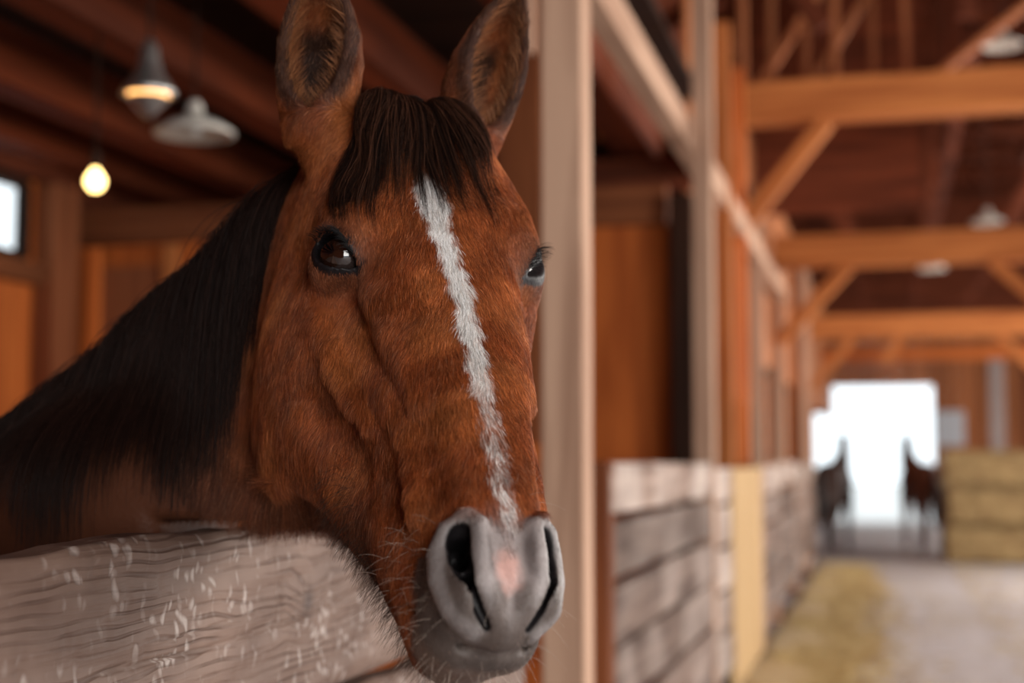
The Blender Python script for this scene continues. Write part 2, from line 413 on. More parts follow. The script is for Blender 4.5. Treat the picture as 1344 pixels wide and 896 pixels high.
def old_board(y0, y1, z0, z1, fine_range=None, cracks=(), seed=0):
    r = np.random.default_rng(seed)
    th = .042
    ys = [y0]
    while ys[-1] < y1 - 1e-6:
        st = .0032 if (fine_range and fine_range[0] - .01 < ys[-1] < fine_range[1]) else .03
        ys.append(min(ys[-1] + st, y1))
    ys = np.array(ys); nz = 78 if fine_range else 12
    zs = np.linspace(0, 1, nz)
    wav = .003 * np.sin(ys * 9 + seed) + .0025 * np.sin(ys * 23 + 2 * seed) + np.interp(ys, np.linspace(y0, y1, 60), r.normal(0, .0016, 60))
    Y, S = np.meshgrid(ys, zs, indexing='ij')
    top = (z1 + wav)[:, None]; Z = z0 + (top - z0) * S
    e = np.minimum(1 - S, S) * (z1 - z0)
    D = np.where(1 - S < .5, 0, 0) + np.zeros_like(Y)
    D -= .009 * np.exp(-e / .007)                                 # worn arris
    for (ln, wd, dp) in cracks:
        D -= dp * crack_depth(Y, Z, ln, wd)
    k = r.normal(0, 1, (40, 2))
    for j in range(26):                                           # tooth marks
        cy, cz = r.uniform(.95, 1.75), r.uniform(z0 + .05, z1 - .01)
        D -= .0016 * np.exp(-((Y - cy) / .006) ** 2 - ((Z - cz) / .016) ** 2)
    D += .0012 * np.sin(Z * 160 + 3 * np.sin(Y * 6)) * (1 if fine_range else 0)
    X = XB + D
    n0, n1 = Y.shape
    fv = np.stack([X, Y, Z], -1).reshape(-1, 3)
    bv = np.stack([np.full_like(Y[:, [0, -1]], XB - th), Y[:, [0, -1]], Z[:, [0, -1]]], -1).reshape(-1, 3)
    f = [(i * n1 + j, i * n1 + j + 1, (i + 1) * n1 + j + 1, (i + 1) * n1 + j) for i in range(n0 - 1) for j in range(n1 - 1)]
    o_ = n0 * n1
    for i in range(n0 - 1):
        f.append((i * n1 + n1 - 1, o_ + i * 2 + 1, o_ + i * 2 + 3, (i + 1) * n1 + n1 - 1))
        f.append((i * n1, (i + 1) * n1, o_ + i * 2 + 2, o_ + i * 2))
        f.append((o_ + i * 2, o_ + i * 2 + 2, o_ + i * 2 + 3, o_ + i * 2 + 1))
    f.append(tuple([j for j in range(n1)][::-1] + [o_, o_ + 1])); f.append(tuple([(n0 - 1) * n1 + j for j in range(n1)] + [o_ + (n0 - 1) * 2 + 1, o_ + (n0 - 1) * 2]))
    c = np.array([XB, (y0 + y1) / 2, (z0 + z1) / 2])
    me = bpy.data.meshes.new('board'); me.from_pydata((np.vstack([fv, bv]) - c).tolist(), [], f); me.update()
    bm = bmesh.new(); bm.from_mesh(me); bmesh.ops.recalc_face_normals(bm, faces=bm.faces); bm.to_mesh(me); bm.free()
    me.polygons.foreach_set('use_smooth', np.arange(len(me.polygons)) < (n0 - 1) * (n1 - 1))
    # grain runs along local x: turn the piece so that its length is x
    R = Matrix(((0, 1, 0), (-1, 0, 0), (0, 0, 1)))
    me.transform(R.to_4x4())
    o = link('board', me, front, OLD)
    o.matrix_local = Matrix.Translation(Vector(c) - front.location) @ R.inverted().to_4x4()
    return o


old_board(-.4, 2.62, 1.022, 1.227, (.82, 1.95), CRACKS, 3)
old_board(-.4, 2.62, .825, 1.008, None, (), 5)
old_board(-.4, 2.62, .630, .812, None, (), 6)
old_board(-.4, 2.62, .425, .617, None, (), 7)
old_board(-.4, 2.62, .215, .412, None, (), 8)
old_board(-.4, 2.62, .03, .202, None, (), 9)
timber('upright', (XB - .085, 2.57, 0), (XB - .085, 2.57, 1.20), .08, .09, BROWNW, front, up=(0, 1, 0))
timber('upright', (XB - .085, -.35, 0), (XB - .085, -.35, 1.21), .08, .09, BROWNW, front, up=(0, 1, 0))

# ------------------------------------------------------------------ posts and stalls beyond
tag(timber('post', (-.755, 3.43, 0), (-.755, 3.43, 4.3), .108, .11, PALE, up=(0, 1, 0), rag=.0015, n=8), 'pale sawn post right beside the horse head', 'post')
tag(timber('post', (-1.045, 4.12, 0), (-1.045, 4.12, 3.3), .15, .10, BROWNW, up=(0, 1, 0)), 'brown post half hidden behind the pale post beside the horse', 'post')
tag(timber('post', (-.985, 3.86, 2.46), (-.985, 3.86, 4.3), .085, .05, PALE, up=(0, 1, 0)), 'short pale upright board up beside the ear, left of the pale post', 'post')
tag(timber('post', (-.855, 7.0, 0), (-.838, 7.0, 4.6), .10, .10, PALE, up=(0, 1, 0)), 'slender pale post between the first and second stall', 'post')
tag(timber('longitudinal_beam', (-.97, 4.0, 2.97), (-.97, 14.5, 2.97), .10, .15, PALE), 'pale rail running along the aisle above the stalls', 'beam')
tag(slab('wall_stall_low', XL, -.95, 3.99, 4.05, 0, 1.35, RUST), kind='structure')


def stall_front(y0, y1, x, boards, mat, label, end=True, endmat=None, group=None, along='y'):
    r = empty('stall_front', (x, y0, 0), label=label, cat='stall wall', group=group)
    for i, (z0, z1, dx) in enumerate(boards):
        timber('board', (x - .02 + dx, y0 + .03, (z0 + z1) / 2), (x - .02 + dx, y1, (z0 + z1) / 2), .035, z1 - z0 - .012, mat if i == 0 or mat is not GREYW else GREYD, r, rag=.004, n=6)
    if end:
        timber('upright', (x - .035, y0 + .045, 0), (x - .035, y0 + .045, 1.30), .075, .09, endmat or BROWNW, r, up=(0, 1, 0))
    return r


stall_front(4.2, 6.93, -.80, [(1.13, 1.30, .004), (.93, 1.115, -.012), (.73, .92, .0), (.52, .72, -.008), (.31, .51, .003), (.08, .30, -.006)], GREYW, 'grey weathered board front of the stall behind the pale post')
r = empty('stall_front', (-.80, 7.1, 0), label='straw-coloured board front with upright boards, past the slender post', cat='stall wall')
for k in range(8):
    y = 7.95 + k * .235
    timber('board', (-.82, y, .05), (-.82, y, 1.26), .22, .03, STRAWW, r, up=(1, 0, 0))
for i, (z0, z1, dx) in enumerate([(1.08, 1.27, .0), (.86, 1.07, -.01), (.64, .85, .0), (.42, .63, -.006), (.2, .41, .0)]):
    timber('board', (-.82 + dx, 7.1, (z0 + z1) / 2), (-.82 + dx, 7.82, (z0 + z1) / 2), .03, z1 - z0 - .012, GREYW, r, rag=.003, n=3)
yy = 9.95
lab = ['third grey stall front from the pale post, stepped and patched', 'fourth grey stall front along the aisle', 'fifth grey stall front along the aisle', 'farthest grey stall front, beside the dark horse']
for k in range(4):
    y1 = yy + (1.7, 2.6, 2.6, 2.0)[k]
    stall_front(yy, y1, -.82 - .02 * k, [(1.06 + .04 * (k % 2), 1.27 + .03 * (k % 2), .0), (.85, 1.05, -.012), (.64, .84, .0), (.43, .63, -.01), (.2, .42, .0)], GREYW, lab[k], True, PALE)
    yy = y1 + .06
pl = ['amber post behind the slender pale post', 'second pale post up the aisle, cut short below the rail', 'narrow reddish post past the third stall', 'pale post of the fourth stall', 'brown post of the fifth stall', 'farthest post of the stall row']
for k, (y, m_, w, zt, x) in enumerate([(9.0, AMBER, .17, 4.1, -.99), (11.6, PALE, .11, 3.4, -.985), (10.1, RUST, .07, 4.1, -.96), (14.4, PALE, .14, 3.4, -1.015), (17.5, BROWNW, .16, 4.0, -1.03), (19.3, PALE, .16, 4.0, -1.02)]):
    tag(timber('post', (x, y, 0), (x, y, zt), w, .12, m_, up=(0, 1, 0)), pl[k], 'post')

# plank partition across the stalls with its beam
part_w = plank_wall('wall_partition', 'y', 7.8, -4.88, -1.12, 0, 2.62, RUST, [], .235)
tag(timber('trim_1', (-4.88, 7.79, 2.74), (-1.14, 7.79, 2.72), .10, .22, BROWNW), kind='structure')
tag(timber('post', (-1.03, 7.72, 0), (-1.03, 7.72, 2.75), .15, .16, SOOT, up=(0, 1, 0)), 'dark post at the open end of the rust plank partition', 'post')
tag(timber('girt', (-1.75, 7.9, 2.92), (-1.0, 7.9, 2.92), .08, .19, DEEP), 'dark red rail above the partition beam', 'beam')
tag(timber('hanging_box', (-1.62, 7.5, 3.50), (-1.36, 7.5, 3.50), .12, .16, wood('red_box_wood', (.36, .06, .02), (.26, .04, .015)), None), 'small red wooden box high above the partition', 'box')
tag(timber('hanging_stick', (-1.54, 7.45, 3.43), (-1.45, 7.45, 3.04), .05, .04, AMBER), 'short amber stick hanging under the red box', 'stick')
# second partition and a boarded aisle wall farther on
plank_wall('wall_aisle_upper', 'x', -1.08, 8.2, 12.2, 1.75, 4.1, wood('orange_brown_planks', (.40, .145, .055), (.22, .07, .028), .5, var=.25), [], .22)
tag(slab('wall_aisle_far', -1.10, -1.06, 12.2, 30.9, 2.2, 4.1, wood('far_plank_wall', (.38, .14, .055), (.2, .065, .025), .5)), kind='structure')
tag(slab('wall_aisle_back', -2.4, -2.36, 12.2, 30.9, 0, 4.1, DEEP), kind='structure')
for k in range(4):
    y = 12.25 + 3.1 * k
    tag(slab('wall_stall_divider', -2.36, -1.0, y - .02, y + .02, 0, 2.2, RUST), kind='structure')

# left wall: posts, girt, window, panel doors
lp = empty('wall_post', (XL + .1, 6.95, 0), label=None, kind='structure')
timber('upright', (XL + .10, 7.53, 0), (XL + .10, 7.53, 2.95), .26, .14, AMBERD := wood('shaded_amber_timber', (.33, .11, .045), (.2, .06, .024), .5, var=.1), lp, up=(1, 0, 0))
timber('upright', (XL + .08, 6.2, 0), (XL + .08, 6.2, 2.95), .16, .10, BROWNW, lp, up=(1, 0, 0))
timber('rail', (XL + .07, 5.0, 2.40), (XL + .07, 7.4, 2.40), .10, .12, BROWNW, lp)
timber('rail', (XL + .07, 5.0, 3.03), (XL + .07, 7.7, 3.03), .10, .14, DEEP, lp)
pn_ = empty('door_1', (-4.35, 7.7, 0), kind='structure')
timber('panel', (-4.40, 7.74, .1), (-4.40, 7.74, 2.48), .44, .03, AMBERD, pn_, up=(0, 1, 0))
timber('stile', (-4.14, 7.71, .1), (-4.14, 7.71, 2.60), .10, .05, AMBER, pn_, up=(0, 1, 0))
timber('stile', (-4.66, 7.71, .1), (-4.66, 7.71, 2.60), .10, .05, RUST, pn_, up=(0, 1, 0))
wr = empty('window_1', (XL, (WIN[0] + WIN[1]) / 2, WIN[2]), kind='structure')
for (a, c) in (((XL, WIN[0], WIN[2]), (XL, WIN[1], WIN[2])), ((XL, WIN[0], WIN[3]), (XL, WIN[1], WIN[3])), ((XL, WIN[0], WIN[2]), (XL, WIN[0], WIN[3])), ((XL, WIN[1], WIN[2]), (XL, WIN[1], WIN[3]))):
    timber('window_frame', a, c, .05, .09, SOOT, wr, up=(1, 0, 0))
GLASS = bpy.data.materials.new('window_glass'); GLASS.use_nodes = True
g_ = GLASS.node_tree.nodes['Principled BSDF']; g_.inputs['Transmission Weight'].default_value = 1; g_.inputs['Roughness'].default_value = .05; g_.inputs['IOR'].default_value = 1.1
slab('pane', XL - .003, XL + .003, WIN[0] + .02, WIN[1] - .02, WIN[2] + .02, WIN[3] - .02, GLASS, wr)

# ------------------------------------------------------------------ tie beams over the aisle with posts and knee braces
bl = ['nearest amber tie beam high across the aisle', 'second amber tie beam across the aisle, with a lamp above it', 'third, pale amber tie beam across the aisle', 'farthest dark red tie beam, close above the open door']
for k, (y, z, h, m_, x0) in enumerate([(10.5, 3.93, .30, AMBER, -1.3), (14.0, 3.32, .31, AMBER, -1.0), (20.0, 3.13, .32, AMBER, -1.2), (26.0, 3.18, .22, RUST, -1.2)]):
    tag(timber('tie_beam', (x0, y, z), (2.75, y, z), .22, h, m_, rag=.003, n=10), bl[k], 'beam')
    tag(timber('aisle_post', (2.62, y + .01, 0), (2.62, y + .01, z - h / 2 - .003), .22, .20, AMBER, up=(0, 1, 0)), ('amber post carrying the far end of the nearest tie beam', 'amber post carrying the far end of the second tie beam', 'amber post carrying the far end of the third tie beam', 'reddish lit post carrying the far end of the farthest tie beam')[k], 'post', 'posts on the far side of the aisle')
for k, (a, c, w, lb) in enumerate([((-.36, 10.5, 3.78), (-1.14, 10.5, 2.83), .17, 'amber knee brace under the nearest tie beam'),
                                ((1.02, 14, 3.17), (2.42, 14, 1.82), .10, 'amber knee brace rising to the second tie beam from the right'),
                                ((-.30, 14, 3.17), (-.98, 14, 2.45), .16, 'short brace under the second tie beam by the stall row'),
                                ((1.5, 20, 2.98), (2.42, 20, 2.03), .10, 'thin brace under the third tie beam at the right'),
                                ((-.40, 20, 2.97), (-1.0, 20, 2.25), .15, 'short brace under the third tie beam by the stall row'),
                                ((.25, 20, 2.97), (.02, 20, 2.62), .10, 'stub of grey wood under the third tie beam')]):
    tag(timber('knee_brace', a, c, .12, w, AMBER, up=(0, 1, 0)), lb, 'brace')
# upper braces and uprights above the nearest tie beam
ub = empty('upper_frame', (-.6, 10.9, 4.0), label='dense amber frame of uprights and slanting boards above the nearest tie beam', cat='timber frame')
UPM = wood('upper_boards', (.42, .15, .06), (.24, .075, .03), .5, var=.25)
for (x0, z0, x1, z1, w) in [(-.95, 4.08, .05, 5.6, .14), (-.55, 4.08, .45, 5.6, .12), (-.52, 4.08, -.52, 5.4, .12), (-.30, 4.08, -.30, 5.4, .16), (-.02, 4.08, -.02, 5.4, .14), (.22, 4.08, .22, 5.4, .10), (-1.0, 4.08, -1.0, 5.4, .2), (-.78, 4.08, -.78, 5.4, .12), (.30, 4.08, 1.2, 4.75, .16)]:
    timber('slat', (x0, 10.95, z0), (x1, 10.95, z1), .05, w, UPM, ub, up=(0, 1, 0))
tag(slab('wall_loft_gable', -1.06, .35, 12.5, 12.54, 3.45, 5.6, DEEP), kind='structure')
for k, y in enumerate((10.7, 16.0)):
    tag(timber('purlin', (1.9 - k, y - 2, 5.3), (1.9 - k, y + 9, 5.3), .14, .18, DEEP), ['near purlin of dark red wood under the roof', 'far purlin of dark red wood under the roof'][k], 'beam')
# ------------------------------------------------------------------ lamps
def cord(root, z0, z1, r=.006):
    me = lathe([(0, z0), (r, z0), (r, z1), (0, z1)], 8)
    return link('cord', me, root, SOOT)


WARM = plain('warm_bulb_glass', (1, .8, .5), .3, emit=(1.0, .50, .16), es=4)
WARM2 = plain('bare_bulb_glass', (1, .85, .5), .3, emit=(1.0, .66, .22), es=9)
b1 = empty('pendant_bulb', (-2.984, 4.934, 2.397), label='bare glowing bulb hanging at the left near the window', cat='lamp')
link('bulb', lathe([(0, -.040), (.018, -.036), (.034, -.018), (.038, 0), (.032, .020), (.018, .038), (.013, .052), (0, .052)]), b1, WARM2)
link('socket', lathe([(0, .05), (.018, .05), (.02, .10), (.014, .12), (0, .12)]), b1, SOOT)
cord(b1, .12, .60)
b2 = empty('caged_lamp', (-2.476, 4.428, 2.581), label='caged lamp with metal hood glowing orange beneath, above the other white shade', cat='lamp')
link('hood', lathe([(.012, .20), (.030, .17), (.036, .13), (.050, .08), (.085, .03), (.098, .0), (.092, -.004), (.046, .07), (.010, .12)]), b2, METAL)
link('bulb', lathe([(0, -.012), (.05, -.010), (.074, .0), (.070, .014), (.04, .03), (0, .04)]), b2, WARM)
link('glass_guard', lathe([(.074, -.010), (.055, -.035), (.030, -.062), (.012, -.080), (0, -.084)]), b2, METAL)
cord(b2, .19, .83)
b3 = empty('shaded_lamp', (-2.602, 5.016, 2.594), label='unlit pendant lamp with wide white enamel shade', cat='lamp')
link('lamp_shade', lathe([(.020, .12), (.032, .10), (.036, .06), (.10, .035), (.155, .0), (.158, -.014), (.150, -.016), (.09, .015), (.02, .05)], 32), b3, ENAMEL)
link('bulb', lathe([(0, -.02), (.02, -.015), (.026, .005), (.02, .03), (.012, .05)]), b3, plain('unlit_bulb', (.6, .6, .58), .2))
cord(b3, .12, .82)
for k, (p_, lb, cd_) in enumerate([((.985, 14.0, 3.56), 'small enamel aisle lamp resting over the second tie beam', 3.75), ((.566, 16.8, 3.50), 'small enamel aisle lamp under the second tie beam', 4.0), ((.96, 11.5, 4.55), 'small enamel aisle lamp high above the nearest tie beam', 2.9)]):
    o_ = empty('aisle_lamp', p_, label=lb, cat='lamp')
    link('lamp_shade', lathe([(.02, .12), (.04, .10), (.05, .05), (.15, .0), (.155, -.02), (.14, -.02), (.03, .04)]) , o_, ENAMEL)
    link('bulb', lathe([(0, -.03), (.03, -.02), (.035, .0), (.02, .03)]), o_, ENAMEL)
    cord(o_, .12, cd_)

# ------------------------------------------------------------------ hay
HAY = speckle('hay', (.15, .088, .032), (.42, .29, .13), 30, bump=1.0, c2=(.17, .10, .04), s2=5.0)
STRAW = plain('loose_straw', (.50, .37, .17), .7)
HAYSTICK = plain('hay_stalks', (.34, .23, .10), .7)
hb = bar_mesh(1.3, 1.0, .445, 3, .06, .012, 12); hb.materials.append(HAY)


def sticks(name, P, D, r_, mat, parent=None):
    """thin straws as three-sided needles in one mesh"""
    n = len(P)
    a = np.cross(D, [0, 0, 1.0]) + 1e-3; a /= np.linalg.norm(a, axis=1)[:, None]; b_ = np.cross(D, a); b_ /= np.linalg.norm(b_, axis=1)[:, None]
    vs = np.zeros((n, 6, 3))
    for j in range(3):
        o = (math.cos(j * 2.094) * a + math.sin(j * 2.094) * b_) * r_
        vs[:, j] = P - D / 2 + o; vs[:, 3 + j] = P + D / 2 + o
    f = np.array([[0, 1, 4, 3], [1, 2, 5, 4], [2, 0, 3, 5]])
    F_ = (np.arange(n)[:, None, None] * 6 + f[None]).reshape(-1, 4)
    me = bpy.data.meshes.new(name); me.from_pydata(vs.reshape(-1, 3).tolist(), [], F_.tolist()); me.update()
    return tag(link(name, me, parent, mat), kind='stuff')


hl = ['hay bale at the bottom of the stack by the aisle', 'hay bale in the middle of the stack by the aisle', 'top hay bale of the stack by the aisle']
for k in range(3):
    dx = (.0, .03, -.01)[k]
    o = empty('hay_bale', (1.42 + dx, 19.55,   .482 * k), label=hl[k], cat='hay bale', group='hay bales stacked by the aisle')
    bo = link('bale', hb, o); bo.location = (0, 0, .24)
    n = 1500
    face = rng.integers(0, 3, n); P = rng.uniform(-1, 1, (n, 3)) * [.66, .51, .24]
    P[face == 0, 1] = -.505; P[face == 1, 0] = -.655; P[:, 2] *= .9; P[face == 2, 2] = .225
    P[:, 2] += .24
    sticks('straw', P, rng.normal(0, 1, (n, 3)) * [.07, .02, .012], .003, HAYSTICK, o)

# loose straw along the stalls
n = 16000
y = rng.uniform(7.6, 18.5, n); x = -.73 + np.abs(rng.normal(0, .32, n)) * (1 - .3 * (y > 15))
P = np.stack([x, y, rng.uniform(.0, .035, n) * np.exp(-(x + .8) * 1.5) + .004], 1)
D = rng.normal(0, 1, (n, 3)) * [.06, .06, .006]
ls = tag(sticks('loose_straw', P, D, .0032, STRAW), 'loose yellow straw scattered along the foot of the stalls', 'straw')
n = 1000
P = np.stack([.75 + .5 * np.abs(rng.normal(0, 1, n)), rng.uniform(6, 18.9, n), np.full(n, .006)], 1)
tag(sticks('loose_straw', P, rng.normal(0, 1, (n, 3)) * [.05, .05, .003], .0025, STRAW), 'sparse bits of straw strewn over the grey aisle floor', 'straw')
me_ = bpy.data.meshes.new('straw_drift')
xs = np.linspace(-.80, .05, 18); ys = np.linspace(7.6, 18.5, 90)
g = np.stack(np.meshgrid(xs, ys, indexing='ij'), -1).reshape(-1, 2)
hgt = .045 * np.exp(-((g[:, 0] + .8) / .38) ** 2) * (1 + .35 * np.sin(g[:, 1] * 3.1) + .2 * np.sin(g[:, 1] * 7.7 + g[:, 0] * 9)) - .006 - .012 * (g[:, 0] > -.15 + .16 * np.sin(g[:, 1] * 1.3))
me_.from_pydata(np.column_stack([g, hgt]).tolist(), [], [(i * 90 + j, (i + 1) * 90 + j, (i + 1) * 90 + j + 1, i * 90 + j + 1) for i in range(17) for j in range(89)]); me_.update()
for p in me_.polygons: p.use_smooth = True
tag(link('straw_drift', me_, ls, speckle('straw_litter', (.36, .25, .13), (.55, .42, .23), 26, bump=.8)), kind='stuff')


# ------------------------------------------------------------------ horses far down the aisle
def far_horse(loc, rz, label, mat, hmat, head_up=.0):
    root = empty('horse', loc, label=label, cat='horse'); root.rotation_euler = (0, 0, rz)
    J = [((0, 0, 1.02), .24, .27), ((.35, 0, 1.0), .23, .27), ((-.35, 0, 1.04), .23, .27), ((-.58, 0, 1.06), .19, .23), ((.62, 0, 1.06), .17, .25), ((.85, 0, 1.26), .10, .19), ((1.05, 0, 1.48 + head_up), .075, .13), ((1.14, 0, 1.56 + head_up), .08, .11), ((1.30, 0, 1.38 + head_up), .065, .09), ((1.44, 0, 1.18 + head_up), .05, .06)]
    E = [(0, 1), (0, 2), (2, 3), (1, 4), (4, 5), (5, 6), (6, 7), (7, 8), (8, 9)]
    for s in (-1, 1):
        b0 = len(J)
        J += [((.52, .14 * s, .78), .09, .11), ((.55, .14 * s, .50), .05, .06), ((.53, .14 * s, .20), .03, .035), ((.57, .14 * s, .03), .05, .05)]
        E += [(4, b0), (b0, b0 + 1), (b0 + 1, b0 + 2), (b0 + 2, b0 + 3)]
        b0 = len(J)
        J += [((-.50, .14 * s, .80), .11, .14), ((-.46, .14 * s, .62), .07, .09), ((-.66, .14 * s, .46), .04, .05), ((-.60, .14 * s, .20), .03, .035), ((-.56, .14 * s, .03), .05, .05)]
        E += [(3, b0), (b0, b0 + 1), (b0 + 1, b0 + 2), (b0 + 2, b0 + 3), (b0 + 3, b0 + 4)]
    for s in (-1, 1):
        b0 = len(J)
        J += [((1.10, .05 * s, 1.64 + head_up), .028, .03), ((1.12, .06 * s, 1.76 + head_up), .010, .012)]
        E += [(7, b0), (b0, b0 + 1)]
    me = bpy.data.meshes.new('body'); me.from_pydata([j[0] for j in J], E, []); me.update()
    o = link('body', me, root, mat)
    sk = o.modifiers.new('skin', 'SKIN'); sk.use_smooth_shade = True
    for i, j in enumerate(J):
        me.skin_vertices[0].data[i].radius = (j[1], j[2]); me.skin_vertices[0].data[i].use_root = (i == 0)
    sb = o.modifiers.new('smooth', 'SUBSURF'); sb.levels = sb.render_levels = 2
    mn = bar_mesh(.56, .05, .14, 2, .02, .008, 6); m_ = link('mane', mn, root, hmat)
    m_.location = (.84, 0, 1.44 + head_up * .5); m_.rotation_euler = (0, -.80, 0)
    tl = lathe([(.01, .0), (.03, -.06), (.05, -.35), (.055, -.60), (.02, -.78), (0, -.80)], 12); t_ = link('tail', tl, root, hmat)
    t_.location = (-.76, 0, 1.18); t_.rotation_euler = (0, .10, 0)
    return root


DH = plain('dark_bay_coat', (.045, .022, .016), .6); DM = plain('black_horse_hair', (.012, .010, .010), .6); RH = plain('red_bay_coat', (.11, .035, .018), .6)
far_horse((-.74, 20.6, 0), math.radians(82), 'dark horse standing tail towards us beside the far stall fronts', DH, DM)
far_horse((.52, 21.4, 0), math.radians(100), 'dark brown horse standing tail towards us between door and hay', RH, DM)
far_horse((1.62, 22.2, 0), math.radians(-20), 'reddish horse looking out above the hay bales', RH, DM, .2)

# things by the far door
nb = tag(slab('notice_board', 1.05, 1.62, 30.93, 30.97, 1.62, 2.34, plain('pale_notice_paper', (.50, .52, .55), .6)), 'pale grey notice board right of the far door', 'board')
tag(slab('red_crate', 1.10, 1.66, 29.9, 30.5, 0, .86, wood('crate_wood', (.30, .06, .05), (.2, .06, .04))), 'dark red crate by the right jamb of the far door', 'crate')
fp = empty('grey_post', (2.05, 28.0, 0), label='grey post at the right, behind the hay', cat='post')
timber('upright', (2.05, 28.0, 0), (2.05, 28.0, 3.35), .26, .2, wood('grey_post_wood', (.34, .28, .26), (.24, .18, .16)), fp, up=(0, 1, 0))
tag(slab('concrete_ramp', -.95, .95, 27.0, 31.6, -.01, .012, plain('pale_concrete', (.62, .58, .56), .8)), 'pale concrete apron just inside the far door', 'apron', kind='thing')
# ================================================================== the horse
# head space: x towards the horse's right side, t from the poll down to the lips, d out of the face
def rot3(a):
    x, y, z = a
    Rx = np.array([[1, 0, 0], [0, np.cos(x), -np.sin(x)], [0, np.sin(x), np.cos(x)]])
    Ry = np.array([[np.cos(y), 0, np.sin(y)], [0, 1, 0], [-np.sin(y), 0, np.cos(y)]])
    Rz = np.array([[np.cos(z), -np.sin(z), 0], [np.sin(z), np.cos(z), 0], [0, 0, 1]])
    return Rz @ Ry @ Rx


HR = rot3((-0.832, 0.430, -0.128)) @ np.diag([-1., -1., 1.])
HT = np.array([-0.1065, 0.2560, -1.4730])
HS = np.array([1.130, 1.0, 1.198])
CB = np.stack([RW, UW, -FW], 1)          # body frame -> world
M_H2W = CB @ HR @ np.diag(HS)
T_H2W = CB @ HT + CAM
M_W2H = np.linalg.inv(M_H2W)


def h2w(p):
    p = np.array(p, float)                 # the muzzle is held a little to one side, the head a little tipped
    one = p.ndim == 1
    p = np.atleast_2d(p)
    u = np.clip((p[:, 1] - .36) / .26, 0, 1); u = u * u * (3 - 2 * u)
    q = p.copy()
    q[:, 0] += .017 * u
    q[:, 1] += .11 * np.clip(p[:, 0], -.16, .16) * (1 - u)
    q = q @ M_H2W.T + T_H2W
    return q[0] if one else q


def w2h(p):
    return (np.asarray(p, float) - T_H2W) @ M_W2H.T


def c2h(v):                                # direction (right, up, towards viewer) -> head space
    v = np.linalg.inv(HR @ np.diag(HS)) @ np.array(v, float)
    return v / np.linalg.norm(v)


def smin(a, b, k):
    h = np.clip(0.5 + 0.5 * (b - a) / k, 0, 1)
    return b * (1 - h) + a * h - k * h * (1 - h)


def smax(a, b, k):
    return -smin(-a, -b, k)


def ell(P, c, r):
    q = (P - np.array(c)) / np.array(r)
    n = np.sqrt((q * q).sum(1)) + 1e-9
    return (n - 1) * min(r) if max(r) / min(r) < 1.4 else (n - 1) * n / (np.sqrt(((q / np.array(r)) ** 2).sum(1)) + 1e-9)


def cap(P, a, b, ra, rb):
    a = np.array(a, float); b = np.array(b, float)
    ab = b - a
    h = np.clip(((P - a) @ ab) / (ab @ ab), 0, 1)
    q = P - a - h[:, None] * ab
    return np.sqrt((q * q).sum(1)) - (ra + (rb - ra) * h)


def chain(P, pts, rs):
    f = None
    for i in range(len(pts) - 1):
        g = cap(P, pts[i], pts[i + 1], rs[i], rs[i + 1])
        f = g if f is None else np.minimum(f, g)
    return f


def catmull(pts, n):
    pts = np.array(pts, float)
    p = np.vstack([pts[0] * 2 - pts[1], pts, pts[-1] * 2 - pts[-2]])
    out = []
    for i in range(1, len(p) - 2):
        for s in np.linspace(0, 1, n, endpoint=False):
            out.append(0.5 * ((2 * p[i]) + (-p[i - 1] + p[i + 1]) * s + (2 * p[i - 1] - 5 * p[i] + 4 * p[i + 1] - p[i + 2]) * s * s
                              + (-p[i - 1] + 3 * p[i] - 3 * p[i + 1] + p[i + 2]) * s ** 3))
    out.append(pts[-1])
    return np.array(out)


STN = [
    (-.06, [(0, -.045), (.03, -.05), (.048, -.075), (.05, -.10), (.04, -.135), (0, -.155)]),
    (.00, [(0, -.018), (.038, -.024), (.064, -.05), (.068, -.09), (.058, -.14), (0, -.175)]),
    (.06, [(0, .002), (.047, -.006), (.078, -.036), (.086, -.09), (.078, -.16), (0, -.205)]),
    (.13, [(0, .008), (.050, .002), (.082, -.024), (.094, -.08), (.094, -.165), (0, -.240)]),
    (.20, [(0, .007), (.050, -.002), (.078, -.034), (.092, -.095), (.097, -.18), (0, -.265)]),
    (.26, [(0, .002), (.046, -.006), (.070, -.036), (.084, -.090), (.096, -.185), (0, -.272)]),
    (.32, [(0, -.002), (.040, -.009), (.058, -.034), (.073, -.075), (.086, -.170), (0, -.262)]),
    (.39, [(0, -.005), (.034, -.011), (.047, -.036), (.058, -.072), (.067, -.150), (0, -.234)]),
    (.46, [(0, -.007), (.030, -.013), (.041, -.040), (.049, -.072), (.054, -.130), (0, -.197)]),
    (.52, [(0, -.009), (.028, -.014), (.039, -.038), (.046, -.072), (.047, -.120), (0, -.168)]),
    (.56, [(0, -.012), (.026, -.017), (.039, -.042), (.044, -.074), (.043, -.110), (0, -.146)]),
    (.60, [(0, -.022), (.025, -.027), (.038, -.050), (.042, -.076), (.038, -.103), (0, -.131)]),
    (.66, [(0, -.034), (.024, -.040), (.036, -.058), (.040, -.080), (.034, -.098), (0, -.117)]),
]
NTH = 96
NT = 120
_th = np.linspace(0, np.pi, NTH)
_tab = []
_dc = []
for t, pts in STN:
    full = [(-pts[1][0], pts[1][1])] + pts + [(-pts[-2][0], pts[-2][1])]
    c = catmull(full, 12)
    dc = 0.5 * (pts[0][1] + pts[-1][1])
    th = np.arctan2(c[:, 0], c[:, 1] - dc)
    r = np.hypot(c[:, 0], c[:, 1] - dc)
    k = np.argsort(th)
    _tab.append(np.interp(_th, th[k], r[k]))
    _dc.append(dc)
_ts = np.array([s[0] for s in STN])
_tg = np.linspace(_ts[0], _ts[-1], NT)


